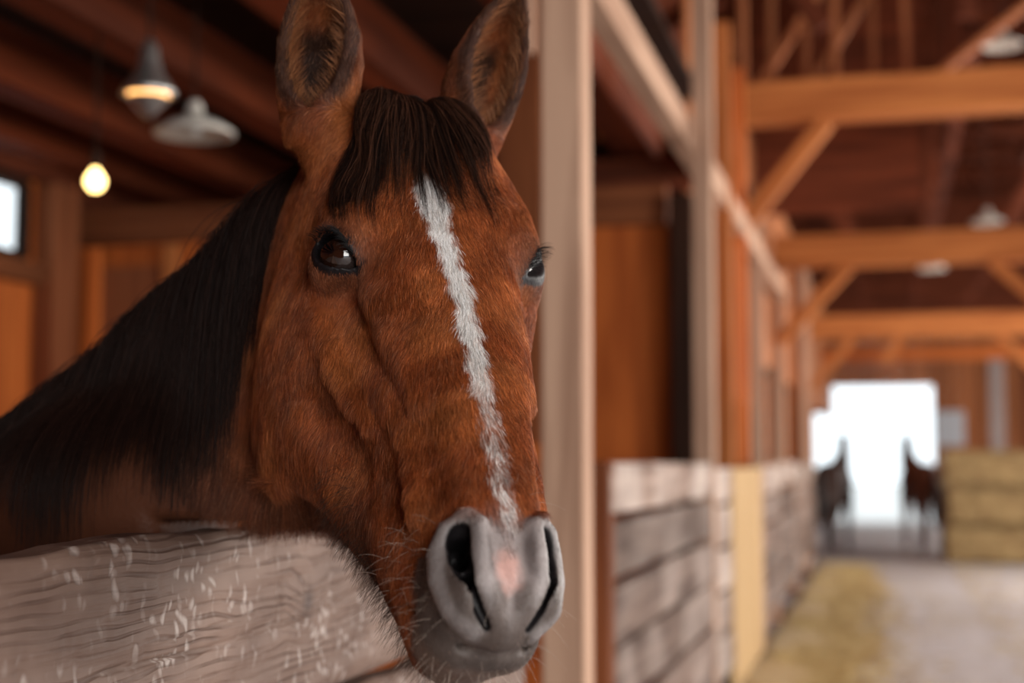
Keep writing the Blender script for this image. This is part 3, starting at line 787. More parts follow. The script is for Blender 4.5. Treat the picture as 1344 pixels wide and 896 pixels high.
def resample(vals):
    vals = np.array(vals)
    lin = np.array([np.interp(_tg, _ts, vals[:, j]) for j in range(vals.shape[1])]).T
    for _ in range(12):                    # soften the kinks of the stations
        q = lin.copy()
        q[1:-1] = 0.25 * lin[:-2] + 0.5 * lin[1:-1] + 0.25 * lin[2:]
        lin = q
    return lin


TAB = resample(_tab)
DC = resample(np.array(_dc)[:, None])[:, 0]
T_END, T_RND = .631, .570


def loft(P):
    t = P[:, 1]
    u = np.clip((t - _tg[0]) / (_tg[1] - _tg[0]), 0, NT - 1.001)
    i = u.astype(int); fu = u - i
    dc = DC[i] * (1 - fu) + DC[i + 1] * fu
    x = np.abs(P[:, 0]); y = P[:, 2] - dc
    th = np.arctan2(x, y)
    v = np.clip(th / np.pi * (NTH - 1), 0, NTH - 1.001)
    j = v.astype(int); fv = v - j
    R = (TAB[i, j] * (1 - fv) + TAB[i, j + 1] * fv) * (1 - fu) + (TAB[i + 1, j] * (1 - fv) + TAB[i + 1, j + 1] * fv) * fu
    e = np.clip((t - T_RND) / (T_END - T_RND), 0, 1)
    over = np.clip(t - T_END, 0, None)
    sh = np.sqrt(np.clip(1 - e ** 2.4, 0, 1))
    f = np.hypot(x, y) - R * sh
    f = np.where(e > 0, f * np.clip(sh + .45, 0, 1), f)
    under = np.clip(_ts[0] + .02 - t, 0, None)
    return np.maximum(f, 0) * 0 + np.sqrt(np.where(f > 0, f, 0) ** 2 + over ** 2 + under ** 2) + np.minimum(f, 0) * ((over + under) <= 0)


# eyes -----------------------------------------------------------------
EYE = np.array([.0755, .209, -.044])
EYE_R = .0225
ew = np.array([.86, .10, .50]); ew /= np.linalg.norm(ew)             # looks outward
eu = np.array([.30, .90, -.55]); eu -= ew * (eu @ ew); eu /= np.linalg.norm(eu)   # towards the inner (nose) corner
eu = c2h((.86, -.46, .1)); eu -= ew * (eu @ ew); eu /= np.linalg.norm(eu)
ev = np.cross(ew, eu)
if ev[2] < 0:
    ev = -ev                                                          # towards the brow


def eye_open(Q):
    """distance (negative inside) to the almond opening of the lids"""
    q = Q - EYE
    u = q @ eu - .003; v = q @ ev; w = q @ ew
    h = np.clip(1 - (np.abs(u + .0) / .026) ** 2, 0, 1)
    hi = .0130 * h ** .75; lo = -.0120 * h ** .8
    vv = v + .10 * u
    g = np.maximum(vv - hi, lo - vv)
    g = np.maximum(g * .85, (np.abs(u) - .026))
    return np.maximum(g, -w)


def nostril(Q):
    """comma-shaped opening as a bent chain that sinks into the nose"""
    f = chain(Q, [(.0315, .556, -.020), (.0335, .566, -.020), (.0335, .578, -.021), (.0315, .590, -.022), (.0280, .602, -.026), (.0215, .614, -.032), (.0145, .624, -.039)], [.0068, .0074, .0068, .0058, .0048, .0036, .0022])
    f = smin(f, chain(Q, [(.0300, .560, -.028), (.024, .552, -.050)], [.0075, .0075]), .006)
    f = smin(f, chain(Q, [(.0300, .575, -.030), (.022, .568, -.054)], [.0070, .0070]), .006)
    f = smin(f, chain(Q, [(.0280, .592, -.032), (.020, .584, -.054)], [.0055, .006]), .006)
    return f


def nostril_rim(Q):
    rim = chain(Q, [(.0290, .543, -.014), (.0390, .547, -.024), (.0440, .562, -.033), (.0445, .584, -.037), (.0385, .608, -.040), (.0230, .624, -.045)], [.0050, .0066, .0072, .0068, .0056, .0040])
    rim2 = chain(Q, [(.0290, .543, -.014), (.0215, .553, -.010), (.0215, .576, -.013), (.0205, .597, -.019), (.0140, .612, -.027)], [.0050, .0058, .0056, .0048, .0034])
    return smin(rim, rim2, .004)


EARS = []
for base, ax, fc, side in [
    ((.085, .027, -.030), (.03, .995, .02), (-.12, .0, 1.0), 1),
    ((-.070, .028, -.026), (.27, .96, .02), (.50, -.05, .85), -1)]:
    a = c2h(ax); f = c2h(fc); f = f - a * (a @ f); f /= np.linalg.norm(f)
    EARS.append((np.array(base), a, f, np.cross(a, f)))
ES = np.array([-.004, .008, .026, .052, .078, .103, .124, .140, .150])
ERHO = np.array([.022, .026, .030, .0335, .033, .0275, .020, .0105, .002])
EPHI = np.radians([178, 172, 140, 122, 112, 104, 98, 92, 88])


def ear(P, E):
    b, a, f, l = E
    q = P - b
    s = q @ a; y = q @ l; z = q @ f
    bend = .9 * np.clip(s, 0, .2) ** 2
    z = z - bend * .35
    sc = np.clip(s, ES[0], ES[-1])
    rho = np.interp(sc, ES, ERHO); phi = np.interp(sc, ES, EPHI)
    z = z + rho * .35
    ang = np.abs(np.arctan2(y, -z))
    r = np.hypot(y, z)
    th = .0032 + .002 * np.clip(1 - s / .12, 0, 1)
    endp = np.stack([np.sin(phi) * rho, -np.cos(phi) * rho], 1)
    de = np.hypot(np.abs(y) - endp[:, 0], z - endp[:, 1])
    d2 = np.where(ang < phi, np.abs(r - rho), de)
    over = s - sc
    return np.sqrt(d2 ** 2 + over ** 2) - th


def ear_local(P, E):
    b, a, f, l = E
    q = P - b
    s = q @ a; y = q @ l; z = q @ f
    sc = np.clip(s, ES[0], ES[-1])
    rho = np.interp(sc, ES, ERHO)
    z = z - .9 * np.clip(s, 0, .2) ** 2 * .35 + rho * .35
    return s, y, z, rho, np.hypot(y, z)


def head_field(P):
    Q = P.copy()
    Q[:, 0] = np.abs(Q[:, 0])
    f = loft(P)
    f = smin(f, ell(Q, (.064, .178, -.030), (.026, .040, .022)), .022)         # brow ridge
    f = smin(f, ell(Q, (.070, .208, -.052), (.031, .036, .031)), .020)         # orbit
    f = smin(f, ell(Q, (.034, .070, .000), (.022, .055, .012)), .02)           # temporal muscles
    f = smax(f, -ell(Q, (.074, .145, -.010), (.013, .020, .012)), .020)        # hollow above the eye
    f = smin(f, ell(Q, (.086, .235, -.170), (.021, .085, .075)), .03)          # cheek muscle
    f = smin(f, chain(Q, [(.083, .245, -.088), (.079, .30, -.086), (.067, .375, -.082)], [.0105, .0105, .007]), .012)   # facial crest
    f = smax(f, -ell(Q, (.085, .295, -.052), (.021, .060, .015)), .028)         # dish between crest and nose bone
    f = smax(f, -ell(Q, (.076, .385, -.115), (.019, .055, .024)), .022)
    f = smax(f, -chain(Q, [(.100, .30, -.118), (.088, .35, -.122), (.078, .40, -.118)], [.011, .012, .010]), .016)
    f = smin(f, chain(Q, [(.060, .262, -.036), (.054, .32, -.034), (.045, .40, -.030)], [.005, .005, .004]), .022)
    f = smax(f, -chain(Q, [(.058, .40, -.052), (.052, .47, -.050)], [.004, .005]), .014)        # hollow behind the mouth
    f = smin(f, chain(Q, [(.052, .36, -.06), (.047, .43, -.052), (.046, .50, -.05)], [.008, .008, .008]), .014)  # nose muscle
    f = smin(f, chain(Q, [(.066, .27, -.205), (.05, .34, -.168), (.04, .42, -.140)], [.016, .012, .010]), .03)   # jaw bars
    f = smax(f, -ell(P, (0, .30, -.245), (.018, .12, .022)), .02)              # groove between the jaw bars
    # muzzle
    f = smin(f, ell(Q, (.0310, .582, -.036), (.0120, .034, .020)), .014)       # nostril wings
    f = smin(f, ell(P, (0, .602, -.050), (.028, .032, .032)), .02)             # upper lip
    f = smin(f, ell(P, (0, .582, -.110), (.028, .034, .024)), .02)             # chin
    f = smin(f, ell(Q, (.022, .596, -.075), (.019, .032, .024)), .016)
    f = smin(f, nostril_rim(Q), .009)
    f = smax(f, -nostril(Q), .0045)
    # mouth line
    m_ = chain(Q, [(0, .637, -.058), (.020, .628, -.060), (.036, .604, -.068), (.042, .565, -.086), (.043, .53, -.100)], [.0025, .0025, .0025, .0022, .001])
    f = smax(f, -m_, .006)
    f = smax(f, -ell(P, (0, .628, -.018), (.004, .022, .010)), .012)           # philtrum
    # eyelids
    e = EYE
    rr = np.sqrt(((Q - e) ** 2).sum(1))
    f = smin(f, rr - .0262, .010)
    g = eye_open(Q)
    lidr = np.abs(rr - .0265)
    rim = np.hypot(g, rr - .0262) - .0022
    near = rr < .045
    f = np.where(near, smin(f, rim, .004), f)
    f = np.where(near, smax(f, -g, .0025), f)
    for E in EARS:
        q = P - E[0]
        f = smin(f, ear(P, E), .006)
        f = smin(f, ell(P, tuple(E[0] - E[1] * .010 - E[2] * .004 - np.array([.010 * np.sign(E[0][0]), 0, 0])), (.027, .027, .027)), .02)
        well = chain(P, [E[0] + E[1] * .035 + E[2] * .012, E[0] + E[1] * .012 - E[2] * .004], [.016, .007])
        f = smax(f, -well, .004)
    return f


# neck and body, in world space: centre, half height, half width
BODY = [((-.50, 1.41, 1.480), .170, .062), ((-.70, 1.46, 1.325), .178, .078), ((-.98, 1.53, 1.125), .212, .10),
        ((-1.30, 1.62, .99), .27, .17), ((-1.55, 1.70, .98), .295, .225), ((-1.95, 1.83, .97), .30, .25),
        ((-2.30, 1.94, 1.02), .27, .23), ((-2.52, 2.01, 1.03), .19, .17)]
HH = np.array([-.948, .316, 0.]); SD = np.array([.316, .948, 0.])


def leg_pts(x, s, hind):
    b = np.array([x, 0, 0]) + np.array([0, 1.62 - .333 * (x + 1.3), 0]) + SD * s
    if hind:
        return [b + HH * .02 + [0, 0, .86], b - HH * .10 + [0, 0, .66], b + HH * .09 + [0, 0, .43], b + HH * .05 + [0, 0, .20], b + [0, 0, .10], b - HH * .05 + [0, 0, .03]], [.13, .085, .038, .027, .03, .042]
    return [b + [0, 0, .84], b + HH * .03 + [0, 0, .62], b - HH * .01 + [0, 0, .38], b + [0, 0, .18], b - HH * .01 + [0, 0, .10], b - HH * .05 + [0, 0, .03]], [.11, .065, .038, .026, .03, .042]


def body_field(W):
    f = None
    for i in range(len(BODY) - 1):
        (a, ha, wa), (b, hb, wb) = BODY[i], BODY[i + 1]
        a = np.array(a); b = np.array(b)
        ab = b - a
        h = np.clip(((W - a) @ ab) / (ab @ ab), 0, 1)
        q = W - a - h[:, None] * ab
        sd = q @ SD
        rest = np.sqrt(np.maximum((q * q).sum(1) - sd ** 2, 0))
        H = ha + (hb - ha) * h; Wd = wa + (wb - wa) * h
        n = np.sqrt((sd / Wd) ** 2 + (rest / H) ** 2) + 1e-9
        g = (n - 1) * n / np.sqrt((sd / Wd ** 2) ** 2 + (rest / H ** 2) ** 2 + 1e-12)
        f = g if f is None else smin(f, g, .03)
    f = smin(f, ell(W, (-1.42, 1.66, 1.17), (.22, .10, .10)), .08)
    f = smin(f, ell(W, (-.80, 1.44, 1.25), (.20, .10, .11)), .05)
    f = smax(f, np.minimum(W[:, 0] + .735, 1.238 - W[:, 2]), .02)             # the neck lies on the board, not through it
    for x, s, hind in [(-1.30, .13, 0), (-1.24, -.13, 0), (-2.36, .13, 1), (-2.28, -.13, 1)]:
        pts, rs = leg_pts(x, s, hind)
        f = smin(f, chain(W, pts, rs), .05)
    return f


def field(P):
    out = np.full(len(P), 9.)
    far = np.abs(P - np.array([0, .28, -.10])).max(1)
    W = h2w(P)
    out = body_field(W) / 1.15
    m1 = far < .62
    hf = head_field(P[m1])
    out[m1] = smin(hf, out[m1], .035)
    # keep the junction from flooding the ears, eyes and jaw
    return out


def axis(lo, hi, fine0, fine1, h, grow=1.12, hmax=.02):
    mid = list(np.arange(fine0, fine1 + h * .5, h))
    up = [mid[-1]]; s = h
    while up[-1] < hi:
        s = min(s * grow, hmax); up.append(up[-1] + s)
    dn = [mid[0]]; s = h
    while dn[-1] > lo:
        s = min(s * grow, hmax); dn.append(dn[-1] - s)
    a = np.array(dn[:0:-1] + mid + up[1:])
    n = (len(a) - 1) % 4
    if n:
        a = np.append(a, a[-1] + .02 * np.arange(1, 5 - n))
    return a


def surface_nets(h):
    cor = np.array([[x, y, z] for x in (-2.85, -.2) for y in (1.2, 2.4) for z in (-.05, 1.75)])
    hc = w2h(cor)
    lo, hi = hc.min(0), hc.max(0)
    ax = [axis(min(lo[0], -.15), max(hi[0], .15), -.135, .135, h), axis(min(lo[1], -.2), max(hi[1], .7), -.15, .66, h), axis(min(lo[2], -.4), max(hi[2], .16), -.33, .13, h)]
    N = [len(a) for a in ax]
    C = [a[::4] for a in ax]
    G = np.stack(np.meshgrid(*C, indexing='ij'), -1).reshape(-1, 3)
    Fc = np.concatenate([field(g) for g in np.array_split(G, 24)]).reshape([len(c) for c in C])
    dx = [np.diff(c) for c in C]
    diag = np.sqrt(dx[0][:, None, None] ** 2 + dx[1][None, :, None] ** 2 + dx[2][None, None, :] ** 2) * 1.18
    mn = np.full(diag.shape, 9.); sg = np.zeros(diag.shape, int)
    for i in (0, 1):
        for j in (0, 1):
            for k in (0, 1):
                s = Fc[i:Fc.shape[0] - 1 + i, j:Fc.shape[1] - 1 + j, k:Fc.shape[2] - 1 + k]
                mn = np.minimum(mn, np.abs(s)); sg += s > 0
    act = (mn < diag * .75) | ((sg > 0) & (sg < 8))
    F = np.repeat(np.repeat(np.repeat(Fc[:-1, :-1, :-1], 4, 0), 4, 1), 4, 2)
    F = np.pad(F, ((0, 1), (0, 1), (0, 1)), mode='edge').astype(np.float32)
    A = np.zeros(F.shape, bool)
    up = np.repeat(np.repeat(np.repeat(act, 4, 0), 4, 1), 4, 2)
    n0, n1, n2 = up.shape
    for i in (0, 1):
        for j in (0, 1):
            for k in (0, 1):
                A[i:n0 + i, j:n1 + j, k:n2 + k] |= up
    idx = np.nonzero(A)
    P = np.stack([ax[0][idx[0]], ax[1][idx[1]], ax[2][idx[2]]], 1)
    F[idx] = np.concatenate([field(g) for g in np.array_split(P, 40)])
    sgn = F < 0
    # cells with a sign change
    c = np.zeros((n0, n1, n2), np.int8)
    for i in (0, 1):
        for j in (0, 1):
            for k in (0, 1):
                c += sgn[i:n0 + i, j:n1 + j, k:n2 + k]
    cells = np.nonzero((c > 0) & (c < 8))
    vid = np.full((n0, n1, n2), -1, np.int32)
    nv = len(cells[0])
    vid[cells] = np.arange(nv)
    acc = np.zeros((nv, 3)); cnt = np.zeros(nv)
    I = np.stack(cells, 1)
    for d in range(3):
        o = [k for k in range(3) if k != d]
        for p in (0, 1):
            for q in (0, 1):
                a = I.copy(); a[:, o[0]] += p; a[:, o[1]] += q
                b = a.copy(); b[:, d] += 1
                fa = F[a[:, 0], a[:, 1], a[:, 2]]; fb = F[b[:, 0], b[:, 1], b[:, 2]]
                cr = (fa < 0) != (fb < 0)
                t = np.where(cr, fa / np.where(cr, fa - fb, 1), 0)
                pa = np.stack([ax[k][a[:, k]] for k in range(3)], 1); pb = np.stack([ax[k][b[:, k]] for k in range(3)], 1)
                x = pa + (pb - pa) * t[:, None]
                acc[cr] += x[cr]; cnt[cr] += 1
    V = acc / cnt[:, None]
    quads = []
    for d in range(3):
        o = [(d + 1) % 3, (d + 2) % 3]
        sl0 = [slice(None)] * 3; sl1 = [slice(None)] * 3
        sl0[d] = slice(0, -1); sl1[d] = slice(1, None)
        ch = sgn[tuple(sl0)] != sgn[tuple(sl1)]
        e = np.stack(np.nonzero(ch), 1)
        e = e[(e[:, o[0]] > 0) & (e[:, o[1]] > 0) & (e[:, o[0]] < [n0, n1, n2][o[0]]) & (e[:, o[1]] < [n0, n1, n2][o[1]])]
        inside = sgn[e[:, 0], e[:, 1], e[:, 2]]
        vs = []
        for (p, q) in ((0, 0), (1, 0), (1, 1), (0, 1)):
            k = e.copy(); k[:, o[0]] -= p; k[:, o[1]] -= q
            vs.append(vid[k[:, 0], k[:, 1], k[:, 2]])
        qd = np.stack(vs, 1)
        qd[~inside] = qd[~inside][:, ::-1]
        quads.append(qd)
    Q = np.concatenate(quads)
    Q = Q[(Q >= 0).all(1)]
    return V, Q


def smooth(V, Q, it, lam=.5):
    E = np.concatenate([Q[:, [0, 1]], Q[:, [1, 2]], Q[:, [2, 3]], Q[:, [3, 0]]])
    n = len(V)
    deg = np.bincount(E.ravel(), minlength=n).astype(float)
    for k in range(it):
        for l in (lam, -lam * .98):
            S = np.zeros_like(V)
            for c in range(3):
                S[:, c] = np.bincount(E[:, 0], V[E[:, 1], c], n) + np.bincount(E[:, 1], V[E[:, 0], c], n)
            V = V + l * (S / deg[:, None] - V)
    return V


def vnormals(V, Q):
    fn = np.cross(V[Q[:, 2]] - V[Q[:, 0]], V[Q[:, 3]] - V[Q[:, 1]])
    N = np.zeros_like(V)
    for k in range(4):
        for c in range(3):
            N[:, c] += np.bincount(Q[:, k], fn[:, c], len(V))
    return N / (np.linalg.norm(N, axis=1)[:, None] + 1e-12), np.linalg.norm(fn, axis=1) * .5
HRES = .0021
V, Q = surface_nets(HRES)
# keep only the connected figure (largest part is everything here) and orient outwards
V = smooth(V, Q, 3)
VN, FA = vnormals(V, Q)
_k = rng.integers(0, len(V), 400)
if np.sign((field(V[_k] + VN[_k] * .004) - field(V[_k] - VN[_k] * .004))).sum() < 0:
    Q = Q[:, ::-1]
WV = h2w(V)
WN, WA = vnormals(WV, Q)


def sstep(a, b, x):
    t = np.clip((x - a) / (b - a), 0, 1)
    return t * t * (3 - 2 * t)


def vnoise(P, f, seed=0):
    """cheap smooth value noise"""
    q = P * f + seed * 17.3
    i = np.floor(q).astype(np.int64); u = q - i; u = u * u * (3 - 2 * u)
    r = np.zeros(len(P))
    for a in (0, 1):
        for b in (0, 1):
            for c in (0, 1):
                n = ((i[:, 0] + a) * 73856093) ^ ((i[:, 1] + b) * 19349663) ^ ((i[:, 2] + c) * 83492791)
                n = (n ^ (n >> 13)) * 1274126177
                v = ((n & 0xffff) / 65535.)
                r += v * (u[:, 0] if a else 1 - u[:, 0]) * (u[:, 1] if b else 1 - u[:, 1]) * (u[:, 2] if c else 1 - u[:, 2])
    return r


STRIPE_T = np.array([.135, .150, .165, .19, .215, .25, .29, .33, .38, .42, .46, .50, .54, .575])
STRIPE_W = np.array([.000, .008, .0125, .0130, .0105, .0080, .0068, .0070, .0070, .0058, .0055, .0048, .006, .004])
STRIPE_X = np.array([.0115, .0115, .0115, .0112, .0108, .008, .0055, .005, .006, .005, .004, .001, -.002, -.002])
BAY = np.array([.235, .058, .016]); BAY_L = np.array([.47, .150, .043]); DARK = np.array([.022, .011, .008])
WHITE = np.array([.80, .77, .74]); GREY = np.array([.22, .19, .185]); PINK = np.array([.60, .34, .29]); SKIN = np.array([.045, .036, .036])


def coat_masks(P):
    x, t, d = P[:, 0], P[:, 1], P[:, 2]
    ax_ = np.abs(x)
    hn = (vnoise(P, 260, 1) - .5)
    hn2 = (vnoise(P, 90, 2) - .5)
    sw = np.interp(t, STRIPE_T, STRIPE_W); sx = np.interp(t, STRIPE_T, STRIPE_X)
    stripe = sstep(1.0, .0, (np.abs(x - sx - hn2 * .006) - sw * .78 + hn * .007) / .0035) * sstep(.135, .155, t) * sstep(.57, .54, t) * (d > -.05)
    stripe *= 1 - sstep(.36, .46, t) * (.25 + .65 * (vnoise(P, 330, 3) > .5))
    edge = .538 - .0 * ax_ + 0.9 * np.clip(ax_ - .03, 0, .1) * 0
    nos = np.minimum(np.sqrt(((np.stack([ax_, t, d], 1) - [.036, .584, -.036]) ** 2 * [1, .7, .8]).sum(1)), 9)
    muz = np.maximum(sstep(.050, .036, nos + hn2 * .012), sstep(.572, .597, t + hn2 * .02 - .10 * np.clip(-.06 - d, 0, 1)))
    muz = np.maximum(muz, sstep(.562, .586, t + hn2 * .015) * (d > -.05))
    muz *= (ax_ < .10) & (d > -.20) & (t < .70)
    pink = .8 * sstep(.014, .004, np.hypot(x - .002, (t - .590) * .6) + hn * .004) * (d > -.06)
    pale = sstep(.034, .014, np.hypot(x, (t - .582) * .55) + hn2 * .01) * (d > -.06)
    return stripe, muz, pink, pale


def coat_color(P, W, N=None, hair=False):
    x, t, d = P[:, 0], P[:, 1], P[:, 2]
    A = np.stack([np.abs(x), t, d], 1)
    stripe, muz, pink, pale = coat_masks(P)
    n1 = vnoise(P, 28, 4); n2 = vnoise(P, 120, 5)
    c = BAY + (BAY_L - BAY) * (sstep(.45, .9, n1) * .5 + .3 * (n2 - .5))[:, None]
    # neck and body turn to dark seal brown
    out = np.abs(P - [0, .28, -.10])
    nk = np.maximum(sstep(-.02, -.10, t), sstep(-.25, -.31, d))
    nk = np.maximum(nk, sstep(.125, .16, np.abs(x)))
    earm = np.zeros(len(P)); rimm = np.zeros(len(P)); wellm = np.zeros(len(P)); fuzz = np.zeros(len(P))
    for E in EARS:
        s, y, z, rho, r = ear_local(P, E)
        near = (r < .055) & (s > -.015) & (s < .19)
        earm = np.maximum(earm, near * sstep(-.005, .03, s))
        ang = np.abs(np.arctan2(y, -z)); phi = np.interp(np.clip(s, 0, .15), ES, EPHI)
        inner = near & (r < rho + .0006)
        rimm = np.maximum(rimm, near * sstep(.74, .92, ang / phi) * sstep(.0, .02, s))
        rimm = np.maximum(rimm, near * sstep(.100, .145, s))
        rimm = np.maximum(rimm, near * (~inner) * sstep(.012, .05, s) * .55)
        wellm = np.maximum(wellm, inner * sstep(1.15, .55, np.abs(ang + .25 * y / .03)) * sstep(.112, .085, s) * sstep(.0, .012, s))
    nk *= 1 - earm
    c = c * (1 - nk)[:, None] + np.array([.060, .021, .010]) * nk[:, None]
    # coat darker under the jaw
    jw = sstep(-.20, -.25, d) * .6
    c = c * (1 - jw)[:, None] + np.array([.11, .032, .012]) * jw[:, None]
    c = c * (1 - .85 * rimm[:, None]) + DARK * .85 * rimm[:, None]
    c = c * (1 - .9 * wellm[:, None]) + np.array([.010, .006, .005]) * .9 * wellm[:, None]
    # eye surround
    q = A - EYE
    r = np.sqrt((q * q).sum(1)); g = eye_open(A)
    lid = sstep(.0100, .0035, g) * (r < .05)
    halo = sstep(.026, .006, g) * (r < .07) * .55
    c = c * (1 - halo)[:, None] + np.array([.13, .052, .028]) * halo[:, None]
    jw = sstep(-.095, -.125, d) * sstep(.36, .44, t) * .6  # shade of the lower jaw and mouth corner put into the coat colour
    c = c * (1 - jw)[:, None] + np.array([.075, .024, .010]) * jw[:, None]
    m3 = vnoise(P, 55, 8); m4 = vnoise(P * [1.6, .5, 1], 110, 9)
    gy = np.array([.030, .021, .018]) + (np.array([.125, .098, .086]) - np.array([.030, .021, .018])) * np.clip(.15 + .9 * m3 * .6 + .5 * (m4 - .3), 0, 1)[:, None]
    rl = sstep(.0055, .0005, nostril_rim(A)) * (t > .53)
    gy = gy * (1 - rl)[:, None] + np.array([.205, .182, .176]) * rl[:, None]
    lip = sstep(-.072, -.086, d) * (t > .5)
    gy = gy * (1 - .7 * lip)[:, None] + np.array([.15, .10, .078]) * .7 * lip[:, None]
    side = sstep(-.060, -.085, d) * sstep(.60, .57, t)
    gy = gy * (1 - .7 * side)[:, None] + np.array([.07, .042, .034]) * .7 * side[:, None]
    c = c * (1 - muz)[:, None] + gy * muz[:, None]
    pl_ = pale * .75 * (.6 + .6 * m3)
    c = c * (1 - pl_[:, None]) + np.array([.36, .31, .30]) * pl_[:, None]
    phil = sstep(.011, .003, np.abs(np.abs(x) - .008)) * sstep(.596, .606, t) * sstep(-.062, -.050, d) * .65
    c = c * (1 - phil[:, None]) + np.array([.085, .062, .052]) * phil[:, None]
    wedge = sstep(.006, .001, np.abs(A[:, 0] - .0155)) * sstep(.556, .570, t) * sstep(.604, .590, t) * .6
    c = c * (1 - wedge[:, None]) + np.array([.075, .060, .056]) * wedge[:, None]
    c = c * (1 - pink)[:, None] + PINK * pink[:, None]
    c = c * (1 - stripe)[:, None] + WHITE * stripe[:, None]
    nose = sstep(.004, -.002, nostril(A))
    inn = sstep(.0012, -.001, nostril(A) - .0018)
    c = c * (1 - inn[:, None]) + np.array([.012, .010, .011]) * inn[:, None]
    if not hair:
        c = c * (1 - lid)[:, None] + np.array([.008, .006, .007]) * lid[:, None]
    return c, muz, lid


def pick(name, col, rough=.5):
    mt = bpy.data.materials.new(name)
    mt.use_nodes = True
    b = mt.node_tree.nodes['Principled BSDF']
    b.inputs['Base Color'].default_value = (*col, 1)
    b.inputs['Roughness'].default_value = rough
    return mt


def quad_mesh(name, V, Q):
    me = bpy.data.meshes.new(name)
    me.vertices.add(len(V)); me.vertices.foreach_set('co', V.astype(np.float32).ravel())
    me.loops.add(Q.size); me.loops.foreach_set('vertex_index', Q.astype(np.int32).ravel())
    me.polygons.add(len(Q)); me.polygons.foreach_set('loop_start', (np.arange(len(Q)) * Q.shape[1]).astype(np.int32))
    me.polygons.foreach_set('use_smooth', np.ones(len(Q), bool))
    me.update(calc_edges=True)
    return me


horse = bpy.data.objects.new('horse', None)
COL.objects.link(horse)
HORSE_AT = np.array([-1.8, 1.79, 0.0])
horse.location = HORSE_AT
horse['label'] = 'bay horse with a narrow white stripe down its face, head over the weathered stall board'
horse['category'] = 'horse'


def child(name, data, parent=None, mats=(), kind=None):
    o = bpy.data.objects.new(name, data)
    COL.objects.link(o)
    o.parent = parent or horse
    for mt in mats:
        data.materials.append(mt)
    if kind:
        o['kind'] = kind
    return o


me = quad_mesh('body', WV - HORSE_AT, Q)
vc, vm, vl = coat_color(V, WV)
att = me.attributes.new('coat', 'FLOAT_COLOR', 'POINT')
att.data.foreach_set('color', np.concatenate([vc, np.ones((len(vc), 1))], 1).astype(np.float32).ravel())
att = me.attributes.new('bare', 'FLOAT', 'POINT')
att.data.foreach_set('value', np.maximum(vm, vl).astype(np.float32))
hm = bpy.data.materials.new('bay_coat_skin')
hm.use_nodes = True
nt = hm.node_tree; b = nt.nodes['Principled BSDF']
a1 = nt.nodes.new('ShaderNodeAttribute'); a1.attribute_name = 'coat'
nt.links.new(a1.outputs['Color'], b.inputs['Base Color'])
b.inputs['Specular IOR Level'].default_value = .3
a2 = nt.nodes.new('ShaderNodeAttribute'); a2.attribute_name = 'bare'
mr = nt.nodes.new('ShaderNodeMapRange'); mr.inputs[3].default_value = .62; mr.inputs[4].default_value = .50
nt.links.new(a2.outputs['Fac'], mr.inputs[0]); nt.links.new(mr.outputs[0], b.inputs['Roughness'])
no = nt.nodes.new('ShaderNodeTexNoise'); no.inputs['Scale'].default_value = 260; no.inputs['Detail'].default_value = 4
vo = nt.nodes.new('ShaderNodeTexVoronoi'); vo.inputs['Scale'].default_value = 420
bp = nt.nodes.new('ShaderNodeBump'); bp.inputs['Strength'].default_value = .35; bp.inputs['Distance'].default_value = .0012
mx = nt.nodes.new('ShaderNodeMath'); mx.operation = 'ADD'
nt.links.new(no.outputs['Fac'], mx.inputs[0]); nt.links.new(vo.outputs['Distance'], mx.inputs[1])
nt.links.new(mx.outputs[0], bp.inputs['Height']); nt.links.new(bp.outputs[0], b.inputs['Normal'])
body = child('body', me, mats=[hm])
# eyes ------------------------------------------------------------------
iris = bpy.data.materials.new('dark_brown_eye')
iris.use_nodes = True
nt = iris.node_tree; b = nt.nodes['Principled BSDF']
b.inputs['Roughness'].default_value = .04
b.inputs['Coat Weight'].default_value = 1.0
b.inputs['Coat Roughness'].default_value = .02
a1 = nt.nodes.new('ShaderNodeAttribute'); a1.attribute_name = 'tint'
nt.links.new(a1.outputs['Color'], b.inputs['Base Color'])
for s in (1, -1):
    n_, m_ = 48, 64
    pts = [(0, 0)]; vs = []
    for i in range(n_ + 1):
        a = math.pi * i / n_
        for j in range(m_):
            p = 2 * math.pi * j / m_
            vs.append((math.sin(a) * math.cos(p), math.sin(a) * math.sin(p), math.cos(a)))
    vs = np.array(vs)
    loc = vs[:, 0:1] * eu + vs[:, 1:2] * ev + vs[:, 2:3] * ew
    P = EYE + loc * (EYE_R + .0012 * np.exp(-((1 - vs[:, 2:3]) / .12) ** 2))
    P[:, 0] *= s
    qs = [(i * m_ + j, i * m_ + (j + 1) % m_, (i + 1) * m_ + (j + 1) % m_, (i + 1) * m_ + j) for i in range(n_) for j in range(m_)]
    qs = np.array(qs)
    if s < 0:
        qs = qs[:, ::-1]
    me = quad_mesh('eye', h2w(P) - HORSE_AT, qs)
    ang = np.arccos(np.clip(vs[:, 2], -1, 1))
    pup = np.hypot(vs[:, 0] / .36, vs[:, 1] / .20)
    c = np.where((pup < 1)[:, None], [.002, .002, .003], np.where((ang < .80)[:, None], [.018, .0065, .0035], [.03, .02, .018]))
    at_ = me.attributes.new('tint', 'FLOAT_COLOR', 'POINT')
    at_.data.foreach_set('color', np.concatenate([c, np.ones((len(c), 1))], 1).astype(np.float32).ravel())
    child('eye', me, mats=[iris])


